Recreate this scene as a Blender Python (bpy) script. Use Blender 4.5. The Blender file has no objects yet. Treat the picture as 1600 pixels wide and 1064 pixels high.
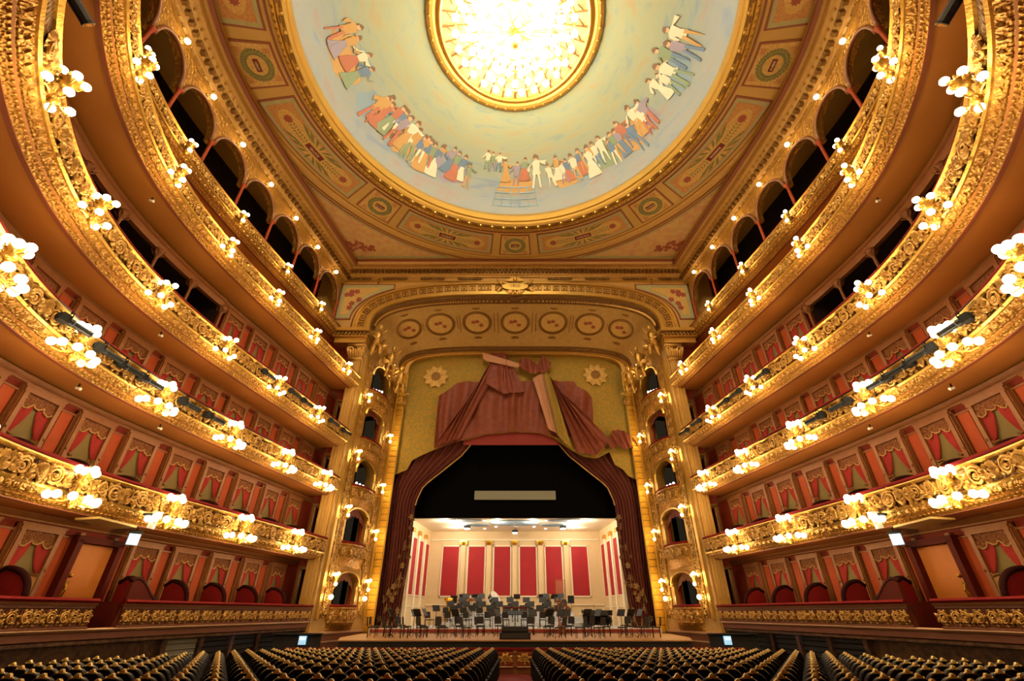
import bpy, math, random
from math import sin, cos, pi, sqrt, radians, atan2
from mathutils import Vector, Matrix
random.seed(7)
sc = bpy.context.scene
COL = sc.collection
H = 2.36                       # eye height above the stalls floor at the pit; all "Z" below are relative to the eye

# ------------------------------------------------------------------ camera, world, exposure
cam_d = bpy.data.cameras.new('camera'); cam_d.lens = 15.75; cam_d.sensor_width = 36; cam_d.shift_x = -0.003
cam_d.clip_end = 300
cam = bpy.data.objects.new('camera', cam_d); COL.objects.link(cam)
cam.location = (0, 0, H); cam.rotation_euler = (radians(90 + 31.26), 0, 0)
sc.camera = cam
wd = bpy.data.worlds.new('world'); sc.world = wd; wd.use_nodes = True
wd.node_tree.nodes['Background'].inputs[0].default_value = (1.0, .72, .42, 1)
wd.node_tree.nodes['Background'].inputs[1].default_value = 0.02
sc.view_settings.view_transform = 'Standard'; sc.view_settings.look = 'None'
sc.view_settings.gamma = 1; sc.view_settings.use_curve_mapping = False
sc.view_settings.exposure = 0.0
sc.cycles.use_denoising = True
sc.cycles.max_bounces = 5; sc.cycles.diffuse_bounces = 4; sc.cycles.glossy_bounces = 2; sc.cycles.use_adaptive_sampling = True; sc.cycles.adaptive_threshold = .03
sc.cycles.sample_clamp_indirect = 6; sc.cycles.caustics_reflective = False; sc.cycles.caustics_refractive = False
WARM = (1.0, .66, .28)
LAMP_POWER = {'E': 70, 'D': 74, 'C': 62, 'B': 52, 'A': 26, 'arch': 12, 'tower': 28, 'chandelier': 620, 'stage': 125}

# ------------------------------------------------------------------ materials
def hexc(h):
    h = h.lstrip('#'); v = [int(h[i:i+2], 16) / 255 for i in (0, 2, 4)]
    return tuple((x / 12.92 if x <= .04045 else ((x + .055) / 1.055) ** 2.4) for x in v) + (1,)
M = {}
def mat(name, col, rough=.55, metal=0., bump=None, var=None, col2=None, spec=.5, sheen=0, coord='Object'):
    """bump = (kind, scale, strength); var = (scale, contrast) mixes col with col2"""
    m = bpy.data.materials.new(name); m.use_nodes = True; M[name] = m
    nt = m.node_tree; b = nt.nodes['Principled BSDF']; L = nt.links.new
    b.inputs['Base Color'].default_value = hexc(col); b.inputs['Roughness'].default_value = rough
    b.inputs['Metallic'].default_value = metal; b.inputs['Specular IOR Level'].default_value = spec
    if sheen: b.inputs['Sheen Weight'].default_value = sheen
    if bump or var:
        tc = nt.nodes.new('ShaderNodeTexCoord')
    if var:
        n = nt.nodes.new('ShaderNodeTexNoise'); n.inputs['Scale'].default_value = var[0]; n.inputs['Detail'].default_value = 4
        r = nt.nodes.new('ShaderNodeValToRGB')
        r.color_ramp.elements[0].position = .5 - var[1]; r.color_ramp.elements[1].position = .5 + var[1]
        r.color_ramp.elements[0].color = hexc(col); r.color_ramp.elements[1].color = hexc(col2 or col)
        L(tc.outputs[coord], n.inputs['Vector']); L(n.outputs['Fac'], r.inputs['Fac']); L(r.outputs['Color'], b.inputs['Base Color'])
    if bump:
        k, s, st = bump
        if k == 'voronoi':
            t = nt.nodes.new('ShaderNodeTexVoronoi'); t.feature = 'SMOOTH_F1'; o = 'Distance'
        elif k == 'wave':
            t = nt.nodes.new('ShaderNodeTexWave'); t.inputs['Distortion'].default_value = 6; o = 'Fac'
        else:
            t = nt.nodes.new('ShaderNodeTexNoise'); t.inputs['Detail'].default_value = 5; o = 'Fac'
        t.inputs['Scale'].default_value = s
        bp = nt.nodes.new('ShaderNodeBump'); bp.inputs['Strength'].default_value = st; bp.inputs['Distance'].default_value = .06
        L(tc.outputs[coord], t.inputs['Vector']); L(t.outputs[o], bp.inputs['Height']); L(bp.outputs['Normal'], b.inputs['Normal'])
    return m
def emit(name, col, strength):
    m = bpy.data.materials.new(name); m.use_nodes = True; M[name] = m
    b = m.node_tree.nodes['Principled BSDF']
    b.inputs['Base Color'].default_value = (.8, .8, .8, 1)
    b.inputs['Emission Color'].default_value = col + (1,) if len(col) == 3 else col
    b.inputs['Emission Strength'].default_value = strength
    m.cycles.emission_sampling = 'NONE'
    return m
mat('gold_relief', '#a87428', .42, .55, ('voronoi', 9, 1.0), (5, .3), '#c4923c')
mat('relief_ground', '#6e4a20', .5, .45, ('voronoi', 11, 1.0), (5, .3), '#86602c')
mat('gold_fine', '#a4742c', .42, .5, ('voronoi', 16, 1.0), (7, .3), '#c0903e')
mat('gold', '#bd8c38', .38, .55, ('noise', 12, .3), (3, .3), '#cc9e4a')
mat('gold_bright', '#cca048', .32, .65, ('noise', 15, .2))
mat('gold_dark', '#8a6228', .45, .5, ('noise', 25, .5))
mat('ornament', '#c8984a', .38, .55, ('noise', 18, .35))
mat('pale_gold_stone', '#c9a55e', .5, .15, ('noise', 14, .35), (3, .3), '#b98f48')
mat('tile_gold', '#e0aa30', .3, .6, ('noise', 30, .4), (6, .3), '#d09420')
mat('velvet_rail', '#741412', .85, 0, ('noise', 40, .2), spec=.15)
mat('velvet_dark', '#2a0c0a', .9, 0, spec=.12)
mat('box_wall', '#762412', .7, 0, ('noise', 30, .15), (3, .3), '#7e2a16', spec=.3)
mat('orange_panel', '#a8441a', .65, 0, ('noise', 30, .1), (4, .3), '#b04c1e', spec=.3)
mat('mould_brown', '#86522a', .45, .15, ('noise', 20, .2), (4, .3), '#946034')
mat('soffit', '#c8843e', .5, 0, ('noise', 3, .05), (.7, .35), '#ba7834')
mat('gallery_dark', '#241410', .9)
mat('red_drape', '#b22c24', .75, 0, ('noise', 25, .2), (5, .3), '#9c221e')
mat('figured_pelmet', '#6a2c1a', .8, 0, ('voronoi', 22, .6), (24, .12), '#94642e')
mat('pelmet_fringe', '#c0945a', .7)
mat('ochre_drape', '#b8904e', .75, 0, ('noise', 20, .2), (6, .2), '#a8763a')
mat('inner_curtain', '#8f7c48', .8, 0, ('noise', 20, .15), (2, .3), '#7c6c3c')
mat('ceiling_paint', '#cca452', .55, 0, ('noise', 6, .05), (1.2, .35), '#c29848')
mat('ceiling_mould', '#d0a454', .5, .15, None, (5, .3), '#c2924a')
mat('red_brown_line', '#8f5030', .6)
mat('green_border', '#a3a06c', .65, 0, None, (5, .25), '#b8aa74')
mat('ochre_field', '#c89c4c', .65, 0, ('noise', 20, .1), (9, .1), '#d8b060')
mat('orange_field', '#c8984e', .65, 0, None, (12, .1), '#bd7c42')
mat('leaf_green', '#6f7444', .7, 0, None, (9, .2), '#8a8648')
mat('rose_red', '#a0503a', .7)
mat('floral', '#d2ac66', .65, 0, None, (2.2, .12), '#cc9660')
mat('plate_red', '#6e1a16', .6)
mat('cream_letter', '#e8d8a8', .6)
mat('marble', '#3c2416', .3, 0, ('noise', 8, .1), (6, .12), '#6a4a30')
mat('dark_grille', '#15100e', .6)
mat('wood_rail', '#7c4628', .45, 0, ('noise', 12, .1), (5, .3), '#8a5030')
mat('pale_line', '#c89a70', .5)
mat('carpet', '#7a221c', .95, 0, ('noise', 60, .3), (20, .3), '#6a1a18')
mat('floor_dark', '#2a1814', .8, 0, None, (3, .3), '#341c16')
mat('seat_leather', '#0a0607', .55, 0, ('noise', 20, .1), spec=.25)
mat('seat_trim', '#2e2214', .4, .5)
mat('crest_gold', '#e0c078', .4, .3)
mat('stage_wood', '#b98a55', .5, 0, ('noise', 14, .08), (5, .2), '#a87848')
mat('stage_red', '#8a2a1e', .6)
mat('stage_black', '#14100f', .8)
mat('riser_white', '#c8cacc', .5)
mat('shell_cream', '#e2c79a', .55, 0, None, (1.5, .3), '#dcc090')
mat('shell_white', '#f0e2c4', .5)
mat('shell_red', '#aa141a', .7, 0, ('noise', 60, .1), (1.5, .4), '#96101a')
mat('sky_disc', '#7ea0b8', .6, 0, None, (3, .15), '#a8bcc4')
mat('chair_black', '#141214', .5)
mat('chair_pad', '#2a2220', .8)
mat('metal_black', '#101012', .35, .6)
mat('lamp_body', '#23272a', .5, .3, ('noise', 40, .1))
mat('white_paint', '#e8e6dc', .45)
mat('beige_board', '#c8a860', .6)
mat('valance_gold', '#bd8a22', .75, 0, ('noise', 22, .8), (8, .14), '#8f8236')
mat('valance_red', '#742c14', .62, 0, ('noise', 5, .35), (2.5, .3), '#8e4628')
mat('valance_pink', '#c08860', .75, 0, ('noise', 9, .2))
mat('valance_under', '#8c2c22', .8)
mat('curtain_velvet', '#541c10', .8, 0, ('noise', 14, .2), (4, .3), '#642614')
mat('embroidery', '#8a6a3a', .6, .2, ('voronoi', 25, .5))
mat('black_cloth', '#030303', 1., spec=.1)
mat('grey_screen', '#8c8c7a', .7)
mat('harp_wood', '#8a4a22', .35)
mat('brass', '#d8a840', .25, .9)
mat('copper', '#b06a3a', .3, .8)
mat('drum_skin', '#e8e4d8', .5)
mat('door_orange', '#c87828', .55, 0, ('noise', 4, .05), (2, .3), '#bc6c24')
mat('door_dark', '#56190c', .6, spec=.15)
mat('blue_garment', '#6f8499', .7); mat('skin_paint', '#d8b088', .7); mat('green_garment', '#8a9a78', .7)
mat('ochre_garment', '#c49a5c', .7); mat('white_garment', '#e0d8b8', .7); mat('red_garment', '#b87458', .7)
mat('violet_garment', '#9d929c', .7); mat('brown_garment', '#84684e', .7)
mat('mural_blue_bar', '#8aa0a8', .7)
M['mirror'] = mat('mirror', '#c8b898', .04, 1.)
emit('globe_light', (1., .86, .58), 14.)
emit('chandelier_light', (1., .95, .84), 22.)
emit('down_light', (1., .95, .85), 18.)
emit('exit_glow', (.05, .5, .78), .9)
emit('exit_white', (.7, .92, 1.), .85)
emit('lamp_lens', (1., .95, .85), 3.)

def dome_material():
    m = bpy.data.materials.new('dome_paint'); m.use_nodes = True; M['dome_paint'] = m
    nt = m.node_tree; L = nt.links.new; b = nt.nodes['Principled BSDF']; b.inputs['Roughness'].default_value = .75
    at = nt.nodes.new('ShaderNodeAttribute'); at.attribute_name = 'polar'      # x = angle, y = 0 rim .. 1 crown
    mp = nt.nodes.new('ShaderNodeMapping'); mp.inputs['Scale'].default_value = (1.3, 9, 1)
    n = nt.nodes.new('ShaderNodeTexNoise'); n.inputs['Scale'].default_value = 1.6; n.inputs['Detail'].default_value = 6; n.inputs['Distortion'].default_value = .8
    r = nt.nodes.new('ShaderNodeValToRGB'); e = r.color_ramp.elements
    e[0].position = .3; e[0].color = hexc('#7d94a2'); e[1].position = .72; e[1].color = hexc('#b8946a')
    x = e.new(.42); x.color = hexc('#a0a890'); x = e.new(.55); x.color = hexc('#a9aa86')
    sp = nt.nodes.new('ShaderNodeSeparateXYZ')
    r2 = nt.nodes.new('ShaderNodeValToRGB'); e = r2.color_ramp.elements
    e[0].position = 0; e[0].color = hexc('#8c8e9e'); e[1].position = 1; e[1].color = hexc('#a6b18c')
    x = e.new(.16); x.color = hexc('#8e96a2'); x = e.new(.3); x.color = hexc('#96a598'); x = e.new(.55); x.color = hexc('#a8ae88')
    mx = nt.nodes.new('ShaderNodeMix'); mx.data_type = 'RGBA'; mx.inputs[0].default_value = .5
    L(at.outputs['Vector'], mp.inputs['Vector']); L(mp.outputs['Vector'], n.inputs['Vector']); L(n.outputs['Fac'], r.inputs['Fac'])
    L(at.outputs['Vector'], sp.inputs[0]); L(sp.outputs['Y'], r2.inputs['Fac'])
    L(r2.outputs['Color'], mx.inputs[6]); L(r.outputs['Color'], mx.inputs[7]); L(mx.outputs[2], b.inputs['Base Color'])
dome_material()

# ------------------------------------------------------------------ mesh helpers
class MB:
    def __init__(s): s.v = []; s.f = []; s.mi = []; s.cur = 0
    def add(s, vs, fs):
        o = len(s.v); s.v += [tuple(p) for p in vs]
        for f in fs: s.f.append(tuple(o + i for i in f)); s.mi.append(s.cur)
        return s
    def box(s, c, d, R=None):
        x, y, z = d[0] / 2, d[1] / 2, d[2] / 2
        vs = [Vector((a * x, b * y, e * z)) for a in (-1, 1) for b in (-1, 1) for e in (-1, 1)]
        if R is not None: vs = [R @ v for v in vs]
        vs = [v + Vector(c) for v in vs]
        return s.add(vs, [(0, 1, 3, 2), (4, 6, 7, 5), (0, 4, 5, 1), (2, 3, 7, 6), (0, 2, 6, 4), (1, 5, 7, 3)])
    def tube(s, path, rad, n=6, cap=True, flat=1.):
        path = [Vector(p) for p in path]; k = len(path)
        rad = rad if isinstance(rad, (list, tuple)) else [rad] * k
        vs = []; up = None
        for i, p in enumerate(path):
            t = (path[min(i + 1, k - 1)] - path[max(i - 1, 0)])
            t = t.normalized() if t.length > 1e-9 else Vector((0, 0, 1))
            if up is None:
                up = Vector((0, 0, 1)) if abs(t.z) < .9 else Vector((1, 0, 0))
            a = t.cross(up)
            if a.length < 1e-6: a = t.cross(Vector((0, 1, 0)))
            a.normalize(); b = a.cross(t).normalized(); up = b
            for j in range(n):
                w = 2 * pi * j / n
                vs.append(p + a * cos(w) * rad[i] + b * sin(w) * rad[i] * flat)
        fs = [(i * n + j, i * n + (j + 1) % n, (i + 1) * n + (j + 1) % n, (i + 1) * n + j) for i in range(k - 1) for j in range(n)]
        if cap: fs += [tuple(range(n - 1, -1, -1)), tuple((k - 1) * n + j for j in range(n))]
        return s.add(vs, fs)
    def lathe(s, prof, n=12, c=(0, 0, 0), R=None):
        vs = []
        for r, z in prof:
            for j in range(n):
                p = Vector((r * cos(2 * pi * j / n), r * sin(2 * pi * j / n), z))
                if R is not None: p = R @ p
                vs.append(p + Vector(c))
        k = len(prof)
        fs = [(i * n + j, i * n + (j + 1) % n, (i + 1) * n + (j + 1) % n, (i + 1) * n + j) for i in range(k - 1) for j in range(n)]
        fs += [tuple(range(n - 1, -1, -1)), tuple((k - 1) * n + j for j in range(n))]
        return s.add(vs, fs)
    def ball(s, c, r, n=8, m=5, sc=(1, 1, 1), R=None):
        return s.lathe_scaled([(sin(pi * i / m) * r, -cos(pi * i / m) * r) for i in range(m + 1)], n, c, sc, R)
    def lathe_scaled(s, prof, n, c, k, R=None):
        vs = []
        for r, z in prof:
            for j in range(n):
                p = Vector((r * cos(2 * pi * j / n) * k[0], r * sin(2 * pi * j / n) * k[1], z * k[2]))
                if R is not None: p = R @ p
                vs.append(p + Vector(c))
        q = len(prof)
        fs = [(i * n + j, i * n + (j + 1) % n, (i + 1) * n + (j + 1) % n, (i + 1) * n + j) for i in range(q - 1) for j in range(n)]
        return s.add(vs, fs)
    def prism(s, poly, th, F):
        """polygon in (a, b) extruded by th; F(a, b, c) -> world/local point"""
        n = len(poly)
        vs = [F(a, b, 0) for a, b in poly] + [F(a, b, th) for a, b in poly]
        fs = [tuple(range(n - 1, -1, -1)), tuple(range(n, 2 * n))] + [(i, (i + 1) % n, n + (i + 1) % n, n + i) for i in range(n)]
        return s.add(vs, fs)
    def grid(s, rows, wrap=False):
        k = len(rows[0]); vs = [p for r in rows for p in r]
        fs = [(i * k + j, i * k + (j + 1) % k, (i + 1) * k + (j + 1) % k, (i + 1) * k + j) for i in range(len(rows) - 1) for j in range(k if wrap else k - 1)]
        return s.add(vs, fs)
    def leaf(s, base, tip, width, lift, nrm=(0, 1, 0)):
        """a pointed, keeled leaf from base to tip"""
        b = Vector(base); t = Vector(tip); n = Vector(nrm); ax = t - b; sd = ax.cross(n).normalized() * width / 2
        m1 = b + ax * .3; m2 = b + ax * .65
        vs = [b, m1 + sd * .8, m1 - sd * .8, m1 + n * lift, m2 + sd, m2 - sd, m2 + n * lift * 1.2, t + n * lift * .4]
        return s.add(vs, [(0, 1, 3), (0, 3, 2), (1, 4, 6, 3), (2, 3, 6, 5), (4, 7, 6), (5, 6, 7)])
    def mesh(s, name, mats, smooth=False):
        me = bpy.data.meshes.new(name); me.from_pydata(s.v, [], s.f)
        mats = mats if isinstance(mats, (list, tuple)) else [mats]
        for m in mats: me.materials.append(M[m])
        if len(mats) > 1: me.polygons.foreach_set('material_index', s.mi)
        if smooth: me.polygons.foreach_set('use_smooth', [True] * len(me.polygons))
        me.update(); return me
    def build(s, name, mats, parent=None, smooth=False, loc=None, rot=None):
        return inst(s.mesh(name, mats, smooth), name, parent, loc, rot)
def inst(me, name, parent=None, loc=None, rot=None, scale=None):
    o = bpy.data.objects.new(name, me); COL.objects.link(o); o.parent = parent
    if loc is not None: o.location = loc
    if rot is not None: o.rotation_euler = rot
    if scale is not None: o.scale = scale
    return o
def tag(o, label, cat, group=None, kind=None):
    o['label'] = label
    if cat: o['category'] = cat
    if group: o['group'] = group
    if kind: o['kind'] = kind
    return o
def struct(o): o['kind'] = 'structure'; return o
def stuff(o): o['kind'] = 'stuff'; return o
def empty(name, loc, rz=0):
    o = bpy.data.objects.new(name, None); COL.objects.link(o); o.location = loc; o.rotation_euler = (0, 0, rz); o.empty_display_size = .2
    return o
def plight(name, parent, loc, power, col=WARM, r=.12):
    l = bpy.data.lights.new(name, 'POINT'); l.energy = power; l.color = col; l.shadow_soft_size = r
    o = bpy.data.objects.new(name, l); COL.objects.link(o); o.parent = parent; o.location = loc
    return o
def text_mesh(txt, size, name, parent, matrix, material):
    cu = bpy.data.curves.new(name, 'FONT'); cu.body = txt; cu.size = size; cu.align_x = 'CENTER'; cu.align_y = 'CENTER'; cu.extrude = .006
    t = bpy.data.objects.new(name, cu); COL.objects.link(t)
    dg = bpy.context.evaluated_depsgraph_get(); dg.update()
    me = bpy.data.meshes.new_from_object(t.evaluated_get(dg)); me.name = name
    bpy.data.objects.remove(t); me.materials.clear(); me.materials.append(M[material])
    o = inst(me, name, parent); o.matrix_local = matrix; return o
ORD = ['', 'first', 'second', 'third', 'fourth', 'fifth', 'sixth', 'seventh', 'eighth', 'ninth', 'tenth', 'eleventh', 'twelfth',
       'thirteenth', 'fourteenth', 'fifteenth', 'sixteenth', 'seventeenth', 'eighteenth', 'nineteenth', 'twentieth', 'twenty-first', 'twenty-second', 'twenty-third']
SIDE = {1: 'right', -1: 'left'}

# ------------------------------------------------------------------ the horseshoe plan
CY, CR = 13.2, 12.8
_pts = [(CR * cos(radians(a)), CY + CR * sin(radians(a))) for a in range(-62, 0, 2)]
_k = [(12.8, 13.2), (12.76, 14.7), (12.62, 16.3), (12.32, 18.7), (11.95, 21.2), (11.45, 24.7), (11.0, 28.2), (10.82, 29.7)]
def _cat(p0, p1, p2, p3, t):
    return tuple(.5 * (2 * p1[i] + (p2[i] - p0[i]) * t + (2 * p0[i] - 5 * p1[i] + 4 * p2[i] - p3[i]) * t * t + (3 * p1[i] - p0[i] - 3 * p2[i] + p3[i]) * t ** 3) for i in (0, 1))
for i in range(len(_k) - 1):
    p0 = _k[i - 1] if i else (12.76, 11.9); p3 = _k[i + 2] if i + 2 < len(_k) else (_k[-1][0] - .15, _k[-1][1] + 1.4)
    for j in range(8): _pts.append(_cat(p0, _k[i], _k[i + 1], p3, j / 8))
_pts.append(_k[-1])
_S = [0]
for a, b in zip(_pts, _pts[1:]): _S.append(_S[-1] + math.hypot(b[0] - a[0], b[1] - a[1]))
def P(y):
    """point of the balcony line at depth y (right side): x, normal into the hall"""
    n = len(_pts)
    i = 0
    while i < n - 2 and _pts[i + 1][1] < y: i += 1
    (x0, y0), (x1, y1) = _pts[i], _pts[i + 1]
    f = (y - y0) / (y1 - y0); x = x0 + (x1 - x0) * f
    def tan(k):
        k0, k1 = max(k - 1, 0), min(k + 1, n - 1)
        return _pts[k1][0] - _pts[k0][0], _pts[k1][1] - _pts[k0][1]
    ta, tb = tan(i), tan(i + 1); tx, ty = ta[0] * (1 - f) + tb[0] * f, ta[1] * (1 - f) + tb[1] * f
    L = math.hypot(tx, ty)
    return x, -ty / L, tx / L
def s_of(y):
    i = 0
    while i < len(_pts) - 2 and _pts[i + 1][1] < y: i += 1
    f = (y - _pts[i][1]) / (_pts[i + 1][1] - _pts[i][1]); return _S[i] + f * (_S[i + 1] - _S[i])
def y_of(s):
    i = 0
    while i < len(_S) - 2 and _S[i + 1] < s: i += 1
    f = (s - _S[i]) / (_S[i + 1] - _S[i]); return _pts[i][1] + f * (_pts[i + 1][1] - _pts[i][1])
def W(y, d, z, s):
    x, nx, ny = P(y); return (s * (x + nx * d), y + ny * d, z + H)
def RZ(y, s):
    """rotation so that local +Y looks into the hall"""
    x, nx, ny = P(y); return atan2(ny, s * nx) - pi / 2
def yrange(y0, y1, step=.45):
    a, b = s_of(y0), s_of(y1); n = max(1, int((b - a) / step)); return [y_of(a + (b - a) * i / n) for i in range(n + 1)]
def sweep(mb, ys, prof, s, closed=False):
    rows = [[W(y, d, z, s) for d, z in prof] for y in ys]
    if s < 0: rows = rows[::-1]
    mb.grid(rows, closed)
    if closed:
        k = len(prof); o = len(mb.v) - len(rows) * k
        mb.f.append(tuple(o + j for j in range(k))); mb.f.append(tuple(o + (len(rows) - 1) * k + k - 1 - j for j in range(k))); mb.mi += [mb.cur] * 2
    return mb
Y0 = 2.3; YE = 28.3

# rail heights above the eye of the six tiers, F = ground boxes ... A = top gallery
RAIL = {'F': .30, 'E': 3.67, 'D': 7.17, 'C': 10.25, 'B': 14.2, 'A': 18.15}
TIERNAME = {'F': 'ground-floor row', 'E': 'first balcony', 'D': 'second balcony', 'C': 'third balcony', 'B': 'fourth balcony', 'A': 'top gallery'}
OFF = {'E': 0, 'D': 0, 'C': 0, 'B': 0, 'A': -2.0}

# ------------------------------------------------------------------ floor
def fz(y): return .0303 * (24.8 - y)             # raked stalls floor (world z)
mb = MB(); n = 24
mb.grid([[(x, y, fz(y)) for x in (-18, -.75, .75, 18)] for y in (-6, 24.9)])
floor = struct(mb.build('floor', 'floor_dark'))
mb = MB(); mb.grid([[(x, y, fz(y) + .012) for x in (-.72, .72)] for y in (-2, 24.6)])
struct(mb.build('aisle_carpet', 'carpet', floor))
mb = MB(); mb.box((0, 25.4, -.05), (28, 2, .1)); struct(mb.build('pit_floor', 'stage_black', floor))

# ------------------------------------------------------------------ side walls behind the boxes
BOXY = [27.2, 24.95, 22.8, 20.7, 18.75, 16.75, 14.75, 12.7, 10.65, 8.6, 6.6]      # box centres, counted from the stage
SOFF = {'F': RAIL['E'] - 1.1, 'E': RAIL['D'] - 1.1, 'D': RAIL['C'] - 1.0, 'C': RAIL['B'] - 1.1}
FLOORZ = {'F': -.75, 'E': RAIL['E'] - .95, 'D': RAIL['D'] - .95, 'C': RAIL['C'] - .95}
WD = -1.85
def param(yw, d):                                  # curve parameter whose point at offset d has depth yw
    y = yw
    for _ in range(5):
        x, nx, ny = P(y); y = min(29.6, max(Y0, y + (yw - (y + ny * d))))
    return y
walls = {}
for s in (1, -1):
    mb = MB()
    for t in 'FEDC':
        y_lo = Y0 if t != 'C' else param(17.75, WD)
        sweep(mb, yrange(y_lo, 29.6), [(WD, FLOORZ[t] - .1), (WD, SOFF[t])], s)
    wall = struct(mb.build('wall_' + SIDE[s], 'box_wall')); walls[s] = wall
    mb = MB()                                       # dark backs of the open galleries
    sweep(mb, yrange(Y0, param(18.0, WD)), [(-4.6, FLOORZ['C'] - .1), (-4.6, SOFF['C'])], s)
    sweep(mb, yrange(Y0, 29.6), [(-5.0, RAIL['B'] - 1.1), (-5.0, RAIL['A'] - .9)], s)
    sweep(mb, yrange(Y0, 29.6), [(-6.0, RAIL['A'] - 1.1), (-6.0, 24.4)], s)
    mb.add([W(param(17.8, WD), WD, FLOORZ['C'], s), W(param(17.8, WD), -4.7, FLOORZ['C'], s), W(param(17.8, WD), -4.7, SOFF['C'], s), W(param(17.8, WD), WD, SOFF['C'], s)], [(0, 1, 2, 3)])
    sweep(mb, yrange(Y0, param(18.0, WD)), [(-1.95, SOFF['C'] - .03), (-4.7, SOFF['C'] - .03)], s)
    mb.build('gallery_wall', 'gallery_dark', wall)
    mb = MB(); sweep(mb, yrange(Y0, param(17.8, WD)), [(-1.65, SOFF['C']), (-1.65, SOFF['C'] - .12), (-1.72, SOFF['C'] - .16), (-1.75, SOFF['C'] - .42), (-1.95, SOFF['C'] - .42), (-1.95, SOFF['C'])], s); mb.build('header_beam', 'mould_brown', wall)
    # cornice under each soffit, skirting dado
    mb = MB()
    for t in 'FEDC':
        y_lo = Y0 if t != 'C' else param(17.75, WD); z = SOFF[t]
        sweep(mb, yrange(y_lo, 29.5), [(WD, z - .22), (WD + .04, z - .2), (WD + .04, z - .15), (WD + .1, z - .09), (WD + .15, z - .02), (WD + .15, z)], s)
    mb.build('wall_cornice', 'mould_brown', wall)
    # pilaster pairs with an orange panel between boxes
    me_p = {}
    for t in 'FEDC':
        h = SOFF[t] - .3 - FLOORZ[t]
        mb = MB()
        mb.box((-.36, .05, h / 2), (.11, .10, h)); mb.box((.36, .05, h / 2), (.11, .10, h))
        mb.box((-.29, .03, h / 2), (.03, .06, h)); mb.box((.29, .03, h / 2), (.03, .06, h))
        mb.box((-.36, .07, h - .06), (.17, .14, .12)); mb.box((.36, .07, h - .06), (.17, .14, .12))
        a = mb.mesh('pilaster', 'mould_brown')
        mb = MB(); mb.box((0, .03, h * .5), (.40, .05, h * .86)); b = mb.mesh('panel', 'orange_panel')
        mb = MB()
        for z in (h * .06, h * .94): mb.box((0, .04, z), (.52, .06, .05))
        c = mb.mesh('moulding', 'mould_brown')
        for i in range(len(BOXY) - 1):
            ym = (BOXY[i] + BOXY[i + 1]) / 2
            if t == 'C' and ym < 17.9: continue
            y = param(ym, WD); r = RZ(y, s); loc = W(y, WD, FLOORZ[t], s)
            p = inst(a, 'pilaster', wall, loc, (0, 0, r)); inst(b, 'panel', p); inst(c, 'moulding', p)
    # slender columns of the open gallery on tier C
    mb = MB(); h = SOFF['C'] - RAIL['C'] + .55
    mb.lathe([(.1, 0), (.1, .15), (.06, .2), (.06, h - .4), (.09, h - .36), (.07, h - .32), (.17, h - .12), (.2, h)], 8)
    for j in range(6): mb.leaf((.06 * cos(j), .06 * sin(j), h - .36), (.3 * cos(j * 1.05), .3 * sin(j * 1.05), h - .12), .12, .05, (0, 0, 1))
    me = mb.mesh('gallery_column', 'mould_brown', True)
    for i in range(5, 11):
        ym = (BOXY[i] + BOXY[i - 1]) / 2 + .05
        y = param(ym, -1.75); inst(me, 'gallery_column', wall, W(y, -1.75, RAIL['C'] - .95, s))

# back of the hall, behind the viewer
mb = MB(); R = 16.6
mb.grid([[(R * cos(radians(a)), CY + R * sin(radians(a)), z) for z in (0, 28)] for a in range(-150, -29, 5)])
struct(mb.build('wall_back', 'box_wall'))

# ------------------------------------------------------------------ ceiling and dome
DC = 12.5; CZ = 24.4 + H; RO = 11.4
def pol(r, a, z): return (r * sin(a), DC + r * cos(a), z)      # a = 0 towards the stage
mb = MB(); N = 96
mb.grid([[pol(r, 2 * pi * i / N, CZ) for i in range(N)] for r in (RO + .2, 14, 18, 24)], True)
ceiling = struct(mb.build('ceiling', 'ceiling_paint'))
def ring(name, prof, m, par=None, n=96, smooth=False):
    mb = MB(); mb.grid([[pol(r, 2 * pi * i / n, CZ + z) for i in range(n)] for r, z in prof], True); return mb.build(name, m, par, smooth)
ring('ceiling_moulding', [(12.02, 0), (12.02, -.06), (12.12, -.06), (12.12, 0)], 'red_brown_line', ceiling)
ring('ceiling_moulding', [(14.75, 0), (14.75, -.1), (14.9, -.14), (15.1, -.14), (15.1, -.05), (15.25, -.05), (15.25, 0)], 'ceiling_mould', ceiling)
ring('ceiling_moulding', [(15.4, 0), (15.4, -.05), (15.47, -.05), (15.47, 0)], 'red_brown_line', ceiling)
# dome shell
mb = MB(); rows = []; pa = []; K = 22
for k in range(K + 1):
    f = k / K; r = 11.25 - (11.25 - 4.7) * f; z = .35 + 3.75 * sqrt(max(0, 1 - ((r - 4.7) / 6.6) ** 2))
    rows.append([pol(r, 2 * pi * i / N, CZ + z) for i in range(N)])
    pa += [(i / N * 8, f, 0) for i in range(N)]
def dome_pt(r, a, lift=0):
    z = .35 + 3.75 * sqrt(max(0, 1 - ((r - 4.7) / 6.6) ** 2)); return Vector(pol(r, a, CZ + z - lift))
mb.grid(rows, True); me = mb.mesh('dome', 'dome_paint', True)
at = me.attributes.new('polar', 'FLOAT_VECTOR', 'POINT')
for i, p in enumerate(pa): at.data[i].vector = (2.5 * cos(p[0] * pi / 4) + 3, p[1], 2.5 * sin(p[0] * pi / 4))
dome = inst(me, 'ceiling_dome'); struct(dome)
g = ring('dome_ring', [(11.85, 0), (11.85, -.12), (11.75, -.2), (11.6, -.2), (11.55, -.1), (11.45, -.1), (11.4, -.22), (11.2, -.25), (11.1, -.12), (11.1, .1), (11.0, .12), (11.0, .6), (11.15, .95), (11.3, 1.0)], 'gold_bright', dome, smooth=False)
mb = MB(); mb.tube([(0, 0, 0), (0, 0, -.06)], .13, 6); mb.ball((0, 0, -.1), .1, 6, 4)
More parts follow.
